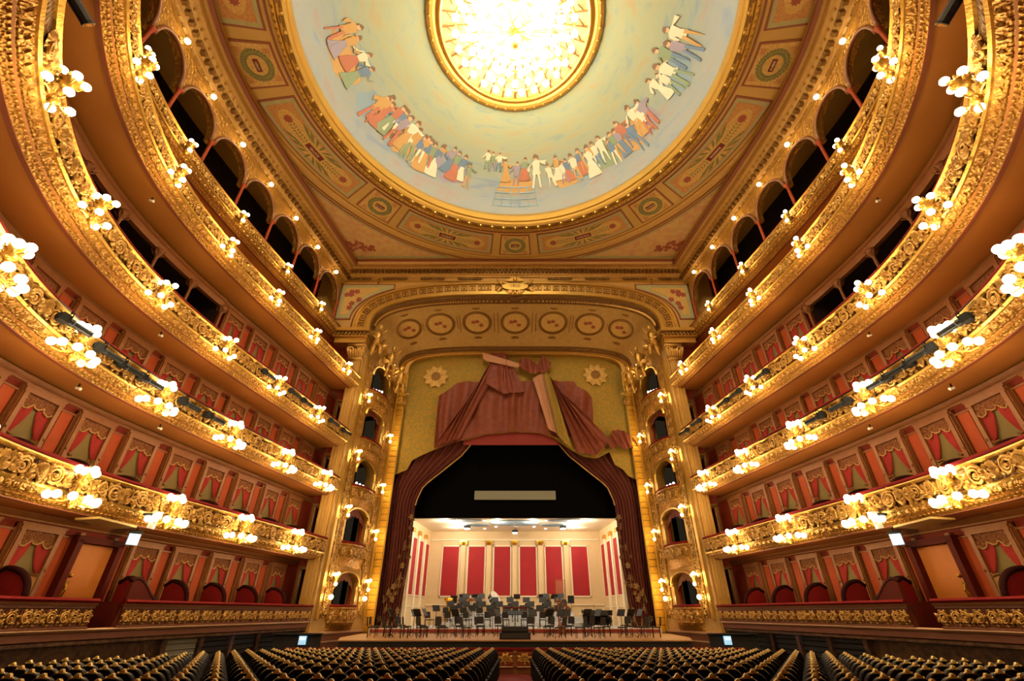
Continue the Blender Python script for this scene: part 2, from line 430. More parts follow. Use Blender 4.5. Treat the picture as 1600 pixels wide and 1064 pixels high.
for q in (-1, 1): mb.leaf((0, 0, -.05), (q * .22, 0, -.02), .12, .04, (0, 0, -1))
me = mb.mesh('ring_rosette', 'gold_bright')
for i in range(84):
    a = 2 * pi * i / 84; inst(me, 'ring_rosette', g, pol(11.3, a, CZ - .2), (0, 0, -a))
mb = MB()
for i in range(84):
    a = 2 * pi * (i + .5) / 84; R = Matrix.Rotation(-a, 3, 'Z')
    mb.box(pol(11.3, a, CZ - .25), (.46, .1, .06), R); mb.box(pol(11.48, a, CZ - .12), (.3, .06, .06), R)
mb.build('key_band', 'gold_dark', g)
mb = MB()
for i in range(230):
    a = 2 * pi * i / 230; mb.ball(pol(11.72, a, CZ - .22), .085, 5, 3)
stuff(mb.build('bead_row', 'gold', g))
# crown ring round the chandelier
g2 = ring('crown_ring', [(4.98, 4.15), (4.98, 3.98), (4.8, 3.9), (4.62, 3.94), (4.5, 4.02), (4.36, 3.96), (4.28, 3.88), (4.2, 3.94), (4.15, 4.2)], 'gold_dark', dome, smooth=False)
g2.data.materials[0] = M['gold']
ring('crown_fillet', [(4.3, 3.92), (4.3, 3.84), (4.22, 3.81), (4.12, 3.86), (4.12, 3.96)], 'gold_bright', g2)
mb = MB(); mb.ball((0, 0, 0), .09, 6, 4)
me = mb.mesh('ring_boss', 'gold_bright')
for i in range(48): inst(me, 'ring_boss', g2, pol(4.82, 2 * pi * i / 48, CZ + 3.9))
# gilt rose above the chandelier
mb = MB()
mb.grid([[pol(r, 2 * pi * i / 48, CZ + z) for i in range(48)] for r, z in ((4.2, 4.1), (3, 4.5), (2.9, 4.52))], True)
rose = mb.build('ceiling_rose', 'ochre_garment', dome)
mb = MB(); mb.grid([[pol(r, 2 * pi * i / 48, CZ + z) for i in range(48)] for r, z in ((2.9, 4.52), (1.5, 4.8), (.05, 4.9))], True); mb.build('rose_heart', 'shell_white', rose)
mb = MB()
for i in range(32):
    a = 2 * pi * i / 32; mb.tube([pol(4.2, a, CZ + 4.0), pol(2.2, a, CZ + 4.45)], .05, 4)
    for q in (3.9, 3.4, 2.9, 2.5): mb.tube([pol(q, a, CZ + 4.05 + (4.2 - q) * .22), pol(q - .3, a + .098, CZ + 4.1 + (4.2 - q) * .22)], .035, 4)
mb.build('rose_lattice', 'gold_dark', rose)

# painted sector panels of the ceiling
def sector(mb, r0, r1, a0, a1, z0, z1, n=10):
    rows = []
    for i in range(n + 1):
        a = a0 + (a1 - a0) * i / n
        rows.append([pol(r0, a, CZ + z0), pol(r0, a, CZ + z1), pol(r1, a, CZ + z1), pol(r1, a, CZ + z0)])
    mb.grid(rows, True); o = len(mb.v) - 4 * (n + 1)
    mb.f += [(o, o + 1, o + 2, o + 3), (o + 4 * n + 3, o + 4 * n + 2, o + 4 * n + 1, o + 4 * n)]; mb.mi += [mb.cur] * 2
NAMES = {0: 'WEBER', 1: 'ROSSINI', -1: 'GLUCK', 2: 'AUBER', -2: 'VERDI', 3: 'BELLINI', -3: 'GLUCK', 4: 'AUBER', -4: 'VERDI'}
LONG = {1: 'CHERUBINI', -1: 'MOZART', 3: 'ROSSINI', -3: 'GLUCK', 5: '', -5: ''}
SQ = {0: 'WEBER', 2: 'HANDEL', -2: 'HAYDN', 4: 'AUBER', -4: 'VERDI'}
for k in range(-6, 7):
    a = k * pi / 8; sq = k % 2 == 0
    hw = .088 if sq else .262
    r0, r1 = 12.3, 14.5
    mb = MB(); sector(mb, r0, r1, a - hw, a + hw, .02, -.05); fr = mb.build('ceiling_panel', 'red_brown_line', ceiling)
    mb = MB(); sector(mb, r0 + .1, r1 - .1, a - hw + .008, a + hw - .008, -.04, -.062); mb.build('panel_border', 'ochre_field' if sq else 'green_border', fr)
    if not sq:
        mb = MB(); sector(mb, r0 + .3, r1 - .3, a - hw + .025, a + hw - .025, -.05, -.072); mb.build('panel_ground', 'orange_field', fr)
        mb = MB(); poly = []
        for j in range(28):
            w = 2 * pi * j / 28; ca, sa = cos(w), sin(w)
            rr = 13.4 + .66 * (abs(sa) ** .8) * (1 if sa > 0 else -1); aa = a + (hw - .045) * (abs(ca) ** .5) * (1 if ca > 0 else -1)
            poly.append((rr, aa))
        mb.prism(poly, -.02, lambda r, b, c: pol(r, b, CZ - .066 + c)); mb.build('panel_field', 'ochre_field', fr)
        for q in (-1, 1):
            mb = MB(); ac = a + q * (hw - .09)
            for j in range(10):
                w = 2 * pi * j / 10; c0 = Vector(pol(13.4, ac, CZ - .088))
                mb.leaf(c0, c0 + Vector((.3 * cos(w), .3 * sin(w), 0)), .12, .01, (0, 0, -1))
            mb.build('rosette', 'rose_red', fr)
            mb = MB()
            for j in range(7):
                for e in (-1, 1):
                    b0 = Vector(pol(13.4 + e * .02, a + q * (.055 + j * .014), CZ - .09)); b1 = Vector(pol(13.4 + e * .2, a + q * (.066 + j * .014), CZ - .09)); mb.leaf(b0, b1, .08, .01, (0, 0, -1))
            mb.build('leaf_spray', 'leaf_green', fr)
        for e, rb in ((1, 13.72), (-1, 13.08)):
            mb = MB()
            for j in range(7):
                da = (j - 3) * .028; b0 = Vector(pol(rb, a + da * .5, CZ - .09)); b1 = Vector(pol(rb + e * (.55 - .06 * abs(j - 3)), a + da * 1.7, CZ - .09)); mb.leaf(b0, b1, .16, .02, (0, 0, -1))
            mb.build('palmette', 'leaf_green', fr)
    else:
        mb = MB(); c0 = Vector(pol(13.4, a, CZ - .075))
        for j in range(30):
            w = 2 * pi * j / 30; u = Vector((cos(w), sin(w), 0)); t = Vector((-sin(w), cos(w), 0))
            for q in (-.14, .12): mb.leaf(c0 + u * .66, c0 + u * (.66 + q * 1.3) + t * .22, .13, .02, (0, 0, -1))
        mb.build('wreath', 'leaf_green', fr)
        for q in (-1, 1):
            for e in (-1, 1):
                mb = MB(); bc = Vector(pol(13.4 + e * .95, a + q * .066, CZ - .07)); c1 = c0 + (bc - c0) * .6
                for j in (-2, -1, 0, 1, 2):
                    d = (c1 - bc); d2 = Matrix.Rotation(j * .28, 3, 'Z') @ d; mb.leaf(bc, bc + d2, .07, .01, (0, 0, -1))
                mb.build('leaf_spray', 'orange_field', fr)
    nm = SQ.get(k) if sq else LONG.get(k)
    if nm:
        wdt = .62 if sq else 1.25; ht = .26 if sq else .36
        R = Matrix.Rotation(-a, 3, 'Z')
        mb = MB(); c0 = Vector(pol(13.4, a, CZ - .1)); mb.box(c0, (wdt, ht, .03), R); pl = mb.build('name_plate', 'plate_red', fr)
        mx = Matrix.Translation(c0 + Vector((0, 0, -.02))) @ Matrix.Rotation(-a, 4, 'Z') @ Matrix.Rotation(pi, 4, 'X')
        text_mesh(nm, ht * (.62 if len(nm) < 8 else .55), 'lettering', pl, mx, 'cream_letter')
# corner spandrels between the ring and the straight cornice
for s in (1, -1):
    out = []
    for i in range(15):
        a = radians(18 + i * 3.6); out.append((15.6 * sin(a), DC + 15.6 * cos(a)))
    def spandrel(sh):
        pts = [(x, y) for x, y in out if y < 27.5 - sh]
        lim = lambda y: P(min(y, 28))[0] + 2.25 - sh
        pts = [(x, y) for x, y in pts if x < lim(y)]
        return [(pts[0][0] + sh * .6, 27.5 - sh)] + [(x + sh * .35, y + sh * .35) for x, y in pts[1:]] + [(lim(27.5), 27.5 - sh)]
    for sh, z, m, nm in ((0, -.03, 'red_brown_line', 'ceiling_panel'), (.16, -.05, 'green_border', 'panel_border'), (.42, -.07, 'floral', 'panel_field')):
        mb = MB(); mb.prism(spandrel(sh), z, lambda x, y, c: (s * x, y, CZ + c)); o = mb.build(nm, m, ceiling if sh == 0 else fr)
        if sh == 0: fr = o
    for j in range(26):
        pass
    mb = MB(); random.seed(3)
    for j in range(34):
        t = random.random(); c0 = Vector((s * (10.9 + 2.2 * t + random.uniform(-.5, .5)), 26.4 - 1.6 * t * random.random(), CZ - .085)); w = random.uniform(0, 6.3)
        for q in range(4): mb.leaf(c0, c0 + Vector((.2 * cos(w + q * 1.57), .2 * sin(w + q * 1.57), 0)), .13, .01, (0, 0, -1))
    mb.build('painted_flowers', 'rose_red', fr)

# generic painted revellers round the dome
FIGC = ['skin_paint', 'brown_garment', 'ochre_garment', 'blue_garment', 'green_garment', 'white_garment', 'red_garment', 'violet_garment']
def figure(a, h, top, low, skirt, r_foot=10.55, lean=0, arm=1):
    mb = MB(); rw = random.Random(int(a * 1e4)); wob = lambda: rw.uniform(.75, 1.3)
    rad_per_m = 1 / 9.5
    def F(x, z, c=0):
        x = x + lean * z
        r = r_foot - z * .93; return dome_pt(r, a + x * rad_per_m * 9.5 / r, .05 + c)
    def poly(pts, m):
        mb.cur = m; mb.prism([(x * h * wob(), z * h + (wob() - 1) * .12) for x, z in pts], .03, F)
    if skirt:
        poly([(-.26, 0), (-.1, -.02), (.1, -.02), (.28, 0), (.15, .3), (.08, .55), (-.08, .55), (-.16, .3)], low)
    else:
        poly([(-.16, 0), (-.09, 0), (-.02, .5), (-.1, .5)], low); poly([(.1, 0), (.17, 0), (.1, .5), (.01, .5)], low)
        poly([(-.13, .4), (.12, .4), (.1, .56), (-.1, .56)], top)
    poly([(-.1, .5), (.1, .5), (.14, .8), (.05, .85), (-.05, .85), (-.14, .8)], top)
    poly([(-.14, .8), (-.1, .82), (-.22, .62), (-.3 * arm, .5), (-.34 * arm, .53), (-.24, .66)], top)
    poly([(.1, .82), (.14, .8), (.3, .66), (.36, .78 if arm > 0 else .5), (.32, .8), (.27, .7)], top)
    poly([(.07 * cos(j * pi / 4), .92 + .08 * sin(j * pi / 4)) for j in range(8)], 0)
    poly([(-.085, .93), (.085, .93), (.06, 1.02), (0, 1.05), (-.06, 1.02)], 1)
    o = mb.build('painted_figure', FIGC, dome); return o
def backdrop(a, w, h, m, r_foot=10.5, seed=0):
    rd = random.Random(seed); mb = MB(); pts = []
    for j in range(14):
        q = 2 * pi * j / 14; k = rd.uniform(.75, 1.1); pts.append((w * k * cos(q), h * .5 + h * .5 * k * sin(q)))
    mb.grid([[dome_pt(r_foot - (h * .5 + (z - h * .5) * k) * .93, radians(a) + x * k / max(4, r_foot - z * .93), .02) for x, z in pts] for k in (1, .75, .5, .25, .02)], True); mb.build('painted_cloud', m, dome)
for i, (a, w, h, m) in enumerate(((-28, 1.5, 1.5, 'violet_garment'), (-36, 1.3, 1.7, 'mural_blue_bar'), (-43, 1.4, 1.9, 'green_garment'), (-50, 1.1, 2., 'ochre_garment'), (-58, 1.3, 2.1, 'brown_garment'), (-66, 1.2, 1.5, 'mural_blue_bar'), (-84, 1.5, 1.4, 'ochre_garment'), (22, 1.1, 1., 'ochre_garment'), (31, 1.2, 1.4, 'mural_blue_bar'), (40, 1.2, 1.5, 'green_garment'), (50, 1.5, 1.8, 'ochre_garment'), (58, 1.3, 1.6, 'violet_garment'), (78, 1.3, 1.7, 'mural_blue_bar'), (0, 1.5, 1.1, 'ochre_garment'))): backdrop(a, w, h, m, 10.5, i)
random.seed(11)
def crowd(a0, a1, n, hmin, hmax, rf=10.5):
    for i in range(n):
        a = radians(a0 + (a1 - a0) * i / max(1, n - 1) + random.uniform(-.6, .6))
        figure(a, random.uniform(hmin, hmax), random.randint(2, 7), random.randint(2, 7), random.random() < .45, rf + random.uniform(-.35, .2), random.uniform(-.12, .12), random.choice((1, .6)))
crowd(16, 24, 4, 1.3, 1.6, 10.2); crowd(27, 40, 7, 1.5, 1.9, 10.4); crowd(43, 62, 8, 1.6, 2.2, 10.5); crowd(72, 90, 6, 1.6, 2.2, 10.3)
crowd(-4, 4, 3, 1.4, 1.6, 9.95); crowd(-13, -8, 3, 1.2, 1.3, 9.2); crowd(-20, -34, 5, 1.4, 1.9, 10.2); crowd(-36, -50, 8, 1.6, 2.1, 10.4); crowd(-55, -66, 6, 1.7, 2.2, 10.4); crowd(-78, -92, 4, 1.6, 2., 10.2)
figure(radians(9.5), 2.1, 5, 5, False, 10.1, .05, 1)
mb = MB()      # pale painted grille at the rim
for j in range(6):
    x = (j - 2.5) * .055; mb.prism([(10.98, x * 1.15 - .004), (10.98, x * 1.15 + .004), (9.95, x + .004), (9.95, x - .004)], .02, lambda r, b, c: dome_pt(r, b, .02 + c))
for r in (10.9, 10.6, 10.3, 10.0):
    mb.prism([(r, -.15), (r, -.075), (r, 0), (r, .075), (r, .15), (r + .05, .15), (r + .05, .075), (r + .05, 0), (r + .05, -.075), (r + .05, -.15)], .02, lambda r, b, c: dome_pt(r, b, .02 + c))
mb.build('painted_grille', 'mural_blue_bar', dome)

# ------------------------------------------------------------------ front wall with the basket arch
FY = 28.2
def arch(t, a, z0, h, n=3.0):
    c, q = cos(t), sin(t); return (a * abs(c) ** (2 / n) * (1 if c > 0 else -1), z0 + h * abs(q) ** (2 / n))
A1 = (10.98, 17.9, 3.3); A2 = (9.72, 17.3, 2.1)
TS = [pi * i / 48 for i in range(49)]
mb = MB(); rows = []
pts = [arch(t, *A1) for t in TS]
pts = [(15.5, 17.9), (10.86, 17.9)] + pts + [(-10.86, 17.9), (-15.5, 17.9)]
mb.grid([[(x, FY, z + H), (x, FY, CZ + .05)] for x, z in pts])
mb.grid([[(x, FY + .4, z + H), (x, FY + .4, CZ + .05)] for x, z in pts])
wf = struct(mb.build('wall_front', 'ceiling_mould'))
# coved soffit running back to the proscenium
def loft(t, b):
    p, q = arch(t, *A1), arch(t, *A2, 3.6)
    sag = .35 * sin(pi * b)
    return Vector((p[0] + (q[0] - p[0]) * b, FY + (34 - FY) * b, p[1] + (q[1] - p[1]) * b + sag + H))
mb = MB(); mb.grid([[loft(t, b / 10) for b in range(11)] for t in TS]); cove = mb.build('cove', 'pale_gold_stone', wf, True)
def loft_frame(t, b):
    p = loft(t, b); dt = (loft(t + .01, b) - loft(t - .01, b)).normalized(); db = (loft(t, b + .01) - loft(t, b - .01)).normalized()
    n = dt.cross(db).normalized()
    if n.z > 0: n = -n
    if abs(n.z) < .3 and n.x * p.x > 0: n = -n
    y = n.cross(dt).normalized(); return p, dt, y, n
def t_of_x(x, b):
    lo, hi = .02, pi - .02
    for _ in range(40):
        m = (lo + hi) / 2
        if loft(m, b).x > x: lo = m
        else: hi = m
    return lo
for x in (0, 3.15, -3.15, 6.2, -6.2, 8.75, -8.75):
    t = t_of_x(x, .5); p, dx, dy, n = loft_frame(t, .5); rr = 1.0 if abs(x) < 7 else .85
    F = lambda a, b, c: p + dx * a + dy * b + n * c
    mb = MB()
    rows = []
    for r, c in ((rr + .22, .0), (rr + .2, .12), (rr + .05, .16), (rr, .06), (rr - .02, .02)):
        rows.append([F(r * cos(2 * pi * j / 28), r * sin(2 * pi * j / 28), c) for j in range(28)])
    mb.grid(rows, True); md = mb.build('medallion', 'gold_dark', cove)
    mb = MB(); mb.prism([(rr * cos(2 * pi * j / 28), rr * sin(2 * pi * j / 28)) for j in range(28)], .04, F); mb.build('medallion_field', 'ochre_field', md)
    mb = MB()
    for j in range(3):
        for q in range(5):
            w = q * 1.26 + j; c0 = F((j - 1) * .32, .25 * cos(j * 2.2), .06); mb.leaf(c0, F((j - 1) * .32 + .22 * cos(w), .25 * cos(j * 2.2) + .22 * sin(w), .06), .14, .02, n)
    mb.build('painted_posy', 'rose_red', md)
    mb = MB()
    for ax, ay, lx, ly in ((0, 1.6, 2.5, .06), (0, -1.6, 2.5, .06), (1.42, 0, .06, 2.6), (-1.42, 0, .06, 2.6)):
        if abs(x) > 7 and ax: continue
        k = .8 if abs(x) > 7 else 1
        mb.prism([(ax * k - lx * k / 2, ay * k - ly / 2), (ax * k + lx * k / 2, ay * k - ly / 2), (ax * k + lx * k / 2, ay * k + ly / 2), (ax * k - lx * k / 2, ay * k + ly / 2)], .06, F)
    for q in (-1.6, 1.6):
        mb.prism([(.35 * cos(j * pi / 5), q + .16 * sin(j * pi / 5)) for j in range(10)], .12, F)
    mb.build('frame_lines', 'gold_dark', md)
# mouldings along the arch
def band(name, m, par, a0, z0, h0, dx, dy, y, n=3., seg=TS, smooth=False):
    mb = MB(); rows = []
    for t in seg:
        p = arch(t, a0, z0, h0, n); o = arch(t, a0 + dx, z0, h0 + dx, n)
        rows.append([(p[0], y, p[1] + H), (p[0], y - dy, p[1] + H), (o[0], y - dy, o[1] + H), (o[0], y, o[1] + H)])
    mb.grid(rows, True); return mb.build(name, m, par, smooth)
band('arch_moulding', 'gold_bright', wf, 10.85, 18.1, 3.1, .22, .28, FY)
band('arch_moulding', 'gold', wf, 11.07, 18.1, 3.32, .14, .16, FY)
ab = band('arch_band', 'gold', wf, 11.2, 18.1, 3.45, .8, .05, FY)
band('arch_moulding', 'gold_bright', wf, 12.0, 18.1, 4.2, .16, .22, FY)
band('arch_moulding', 'red_brown_line', wf, 12.3, 18.1, 4.45, .05, .08, FY)
mb = MB()
for c, d, e in (((0, 0, .2), (.5, .08, .06), 0), ((0, 0, -.2), (.5, .08, .06), 0), ((.22, 0, 0), (.06, .08, .44), 0), ((-.22, 0, 0), (.06, .08, .44), 0)): mb.box(c, d)
mb.ball((0, 0, 0), .1, 6, 4, (1, .6, 1)); me = mb.mesh('coffer', 'gold_dark')
L = [(arch(t / 400 * pi, 11.6, 18.1, 3.85)) for t in range(401)]; acc = 0; last = L[0]; nx_ = .35
for i in range(1, 401):
    acc += math.hypot(L[i][0] - last[0], L[i][1] - last[1]); last = L[i]
    if acc >= nx_:
        if abs(L[i][0]) > .9:
            tx, tz = L[i][0] - L[i - 1][0], L[i][1] - L[i - 1][1]
            inst(me, 'coffer', ab, (L[i][0], FY - .07, L[i][1] + H), (0, -atan2(tz, tx), 0))
        nx_ += .66
# carved and beaded bands on the cove edges
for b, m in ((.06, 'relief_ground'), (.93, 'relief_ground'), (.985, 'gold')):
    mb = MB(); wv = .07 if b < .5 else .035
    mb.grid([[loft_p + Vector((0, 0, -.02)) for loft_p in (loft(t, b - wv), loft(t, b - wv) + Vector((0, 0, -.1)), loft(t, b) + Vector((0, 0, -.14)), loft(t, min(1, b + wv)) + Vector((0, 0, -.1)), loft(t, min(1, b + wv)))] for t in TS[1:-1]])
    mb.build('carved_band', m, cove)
mb = MB()
for i in range(150):
    t = .12 + (pi - .24) * i / 149; p, dx, dy, n = loft_frame(t, .07); mb.ball(p + n * .17, .1, 5, 3)
stuff(mb.build('bead_row', 'ornament', cove))
# proscenium lintel rounding into the jambs
mb = MB(); rows = []
for t in TS:
    p = arch(t, *A2, 3.6); q = arch(t, A2[0] - .3, A2[1], A2[2] - .06, 3.6); w = arch(t, A2[0] - .64, A2[1], A2[2] - .16, 4.)
    rows.append([(p[0], 33.9, p[1] + H), (q[0], 33.78, q[1] + H), (q[0], 33.9, q[1] + H), (w[0], 33.95, w[1] + H), (w[0], 34.35, w[1] + H)])
mb.grid(rows); mb.build('lintel', 'gold', wf)
# upper wall behind the lintel, and jamb returns
mb = MB(); mb.grid([[(x, 34.6, z) for z in (19.0 + H, 26 + H)] for x in (-14, 14)]); mb.build('upper_wall', 'black_cloth', wf)
# main cornice with dentils, frieze and garlands
def hband(name, prof, m, par, x0=-14.6, x1=14.6):
    mb = MB(); mb.grid([[(x, FY - d, z + H) for d, z in prof] for x in (x0, x1)]); return mb.build(name, m, par)
hband('cornice', [(0, 22.95), (.15, 23.0), (.15, 23.1), (.3, 23.15), (.3, 23.5), (.55, 23.6), (.6, 23.8), (.6, 23.95), (.75, 24.1), (.85, 24.3), (.85, 24.45)], 'ceiling_mould', wf)
hband('frieze_moulding', [(0, 22.55), (.1, 22.58), (.1, 22.66), (0, 22.7)], 'gold_bright', wf)
hband('frieze_moulding', [(.5, 24.05), (.9, 24.1), (.9, 24.2), (.5, 24.25)], 'red_brown_line', wf)
mb = MB()
for i in range(96): mb.box((-14.2 + i * .2985, FY - .42, 23.36 + H), (.16, .24, .26))
stuff(mb.build('dentil_row', 'gold_dark', wf))
mb = MB()
for i in range(140): mb.ball((-14.2 + i * .2045, FY - .62, 23.7 + H), .075, 5, 3)
stuff(mb.build('bead_row', 'ornament', wf))
mb = MB()
for q in (-1, 1):
    pth = [(q * (.1 + .9 * f), -.03, .1 - .12 * sin(pi * f)) for f in [i / 8 for i in range(9)]]; mb.tube(pth, .06, 5)
    for j in range(4): mb.leaf((q * (.2 + j * .2), -.04, .02), (q * (.32 + j * .2), -.06, .16), .12, .06, (0, -1, 0)); mb.leaf((q * (.2 + j * .2), -.04, 0), (q * (.32 + j * .2), -.06, -.14), .12, .06, (0, -1, 0))
mb.ball((0, -.05, .03), .14, 7, 4, (1, .6, 1)); me = mb.mesh('garland', 'gold_dark')
for x in (-12.5, -9.6, -6.6, -3.6, 3.6, 6.6, 9.6, 12.5): inst(me, 'garland', wf, (x, FY - .03, 22.82 + H))
# painted corner panels
for s in (1, -1):
    out = [arch(t, 12.55, 18.1, 4.5) for t in TS if arch(t, 12.55, 18.1, 4.5)[0] > 9.2 and arch(t, 12.55, 18.1, 4.5)[1] > 18.9]
    def pan(sh):
        q = [(x + sh * .8, z + sh * .5) for x, z in out if z + sh * .5 < 22.3 - sh and z > 18.95 + sh]
        q = [(x, z) for x, z in q if x < 13.75 - sh]
        return [(13.75 - sh, 18.95 + sh), (13.75 - sh, 22.35 - sh)] + [(q[-1][0], 22.35 - sh)] + q[::-1] + [(q[0][0], 18.95 + sh)]
    fr = None
    for sh, dd, m, nm in ((0, .05, 'red_brown_line', 'corner_panel'), (.12, .07, 'green_border', 'panel_border'), (.42, .09, 'ochre_field', 'panel_field')):
        mb = MB(); mb.prism(pan(sh), dd, lambda x, z, c: (s * x, FY - c, z + H)); o = mb.build(nm, m, fr or wf); fr = fr or o
    mb = MB(); random.seed(5)
    for j in range(7):
        c0 = Vector((s * (12.6 + random.uniform(-.5, .6)), FY - .1, 20.8 + random.uniform(-.8, .9) + H)); w = random.random() * 6
        for q in range(5): mb.leaf(c0, c0 + Vector((.26 * cos(w + q * 1.26), 0, .26 * sin(w + q * 1.26))), .2, .02, (0, -1, 0))
    mb.build('painted_flowers', 'rose_red', fr)
# cartouche at the crown of the arch
ct = tag(empty('cartouche', (0, FY - .2, 22.0 + H)), 'gilded scrollwork cartouche at the crown of the proscenium arch', 'cartouche')
mb = MB(); mb.prism([(1.0 * cos(2 * pi * j / 20) * (1 + .12 * (j % 2)), .36 * sin(2 * pi * j / 20)) for j in range(20)], .12, lambda a, b, c: (a, .1 - c, b)); mb.build('plate', 'gold_bright', ct)
mb = MB()
for q in (-1, 1):
    for e in (-1, 1):
        pth = [(q * (1.0 + .55 * (f) + .2 * sin(f * 6)), -.08, e * (.2 + .4 * sin(f * 3.2))) for f in [i / 9 for i in range(10)]]; mb.tube(pth, [.12 - .008 * i for i in range(10)], 6)
    mb.tube([(q * (.2 + .5 * f), -.08, -.45 - .25 * sin(f * 3.1)) for f in [i / 6 for i in range(7)]], .09, 6)
    for j in range(4): mb.leaf((q * .15, -.1, .4), (q * (.25 + .16 * j), -.16, .95 - .14 * j), .2, .08, (0, -1, 0))
    for j in range(3): mb.leaf((q * .1, -.1, -.4), (q * (.2 + .2 * j), -.16, -.95 + .16 * j), .2, .08, (0, -1, 0))
mb.ball((0, -.12, .68), .2, 8, 5, (1, .8, 1.4)); mb.ball((0, -.12, -.7), .18, 8, 5); mb.build('scrollwork', 'gold', ct, True)
text_mesh('1908', .42, 'lettering', ct, Matrix.Translation((0, -.04, 0)) @ Matrix.Rotation(pi / 2, 4, 'X'), 'gold_dark')

# ------------------------------------------------------------------ carved scroll ornaments shared by parapets and piers
def scroll_mesh(name, m, flip=1, size=1.):
    mb = MB(); k = 20; pth = []; rad = []
    for i in range(k + 1):
        f = i / k; r = .21 * (1 - f) ** .8 + .02; w = pi * .9 - f * 4.2 * pi * .55 * 2
        pth.append((flip * (r * cos(w) * size), .035 + .03 * sin(f * 3), r * sin(w) * size)); rad.append((.05 - .028 * f) * size)
    mb.tube(pth, rad, 5)
    mb.ball((flip * .02 * size, .06, 0), .055 * size, 6, 4)
    for j in range(7):
        w = j * .9; b = Vector((flip * .2 * size * cos(w), .03, .2 * size * sin(w))); d = Vector((flip * cos(w + .7), .0, sin(w + .7))) * .16 * size
        mb.leaf(b, b + d, .13 * size, .05, (0, 1, 0))
    mb.leaf((flip * -.2 * size, .02, -.05), (flip * -.42 * size, .04, .17 * size), .2 * size, .07, (0, 1, 0))
    mb.leaf((flip * -.2 * size, .02, .05), (flip * -.4 * size, .04, -.2 * size), .2 * size, .07, (0, 1, 0))
    return mb.mesh(name, m, True)
def acanthus_mesh(name, m, flip=1):
    mb = MB()
    for j in range(6):
        w = .35 + j * .45; b = Vector((flip * (-.22 + .05 * j), .02, -.16 + .03 * j)); d = Vector((flip * cos(w), .12, sin(w))) * (.34 - .03 * abs(j - 2))
        mb.leaf(b, b + d, .16, .09, (0, 1, 0))
    for q in (-1, 1):
        mb.tube([(flip * (-.2 + .42 * f), .05 + .04 * sin(f * 3), q * .2 * sin(f * 4.2) * (1 - .4 * f)) for f in [i / 9 for i in range(10)]], [.05 - .003 * i for i in range(10)], 5)
    mb.ball((flip * .24, .07, .06), .07, 6, 4); mb.ball((flip * .2, .06, -.12), .05, 6, 4)
    for j in range(4): mb.leaf((flip * .1, .03, -.05), (flip * (.1 + .25 * cos(j * 1.7)), .1, -.05 + .25 * sin(j * 1.7)), .13, .08, (0, 1, 0))
    return mb.mesh(name, m, True)
ACA = {1: acanthus_mesh('acanthus', 'ornament', 1), -1: acanthus_mesh('acanthus', 'ornament', -1)}
SCR = {1: scroll_mesh('scroll', 'ornament', 1), -1: scroll_mesh('scroll', 'ornament', -1)}
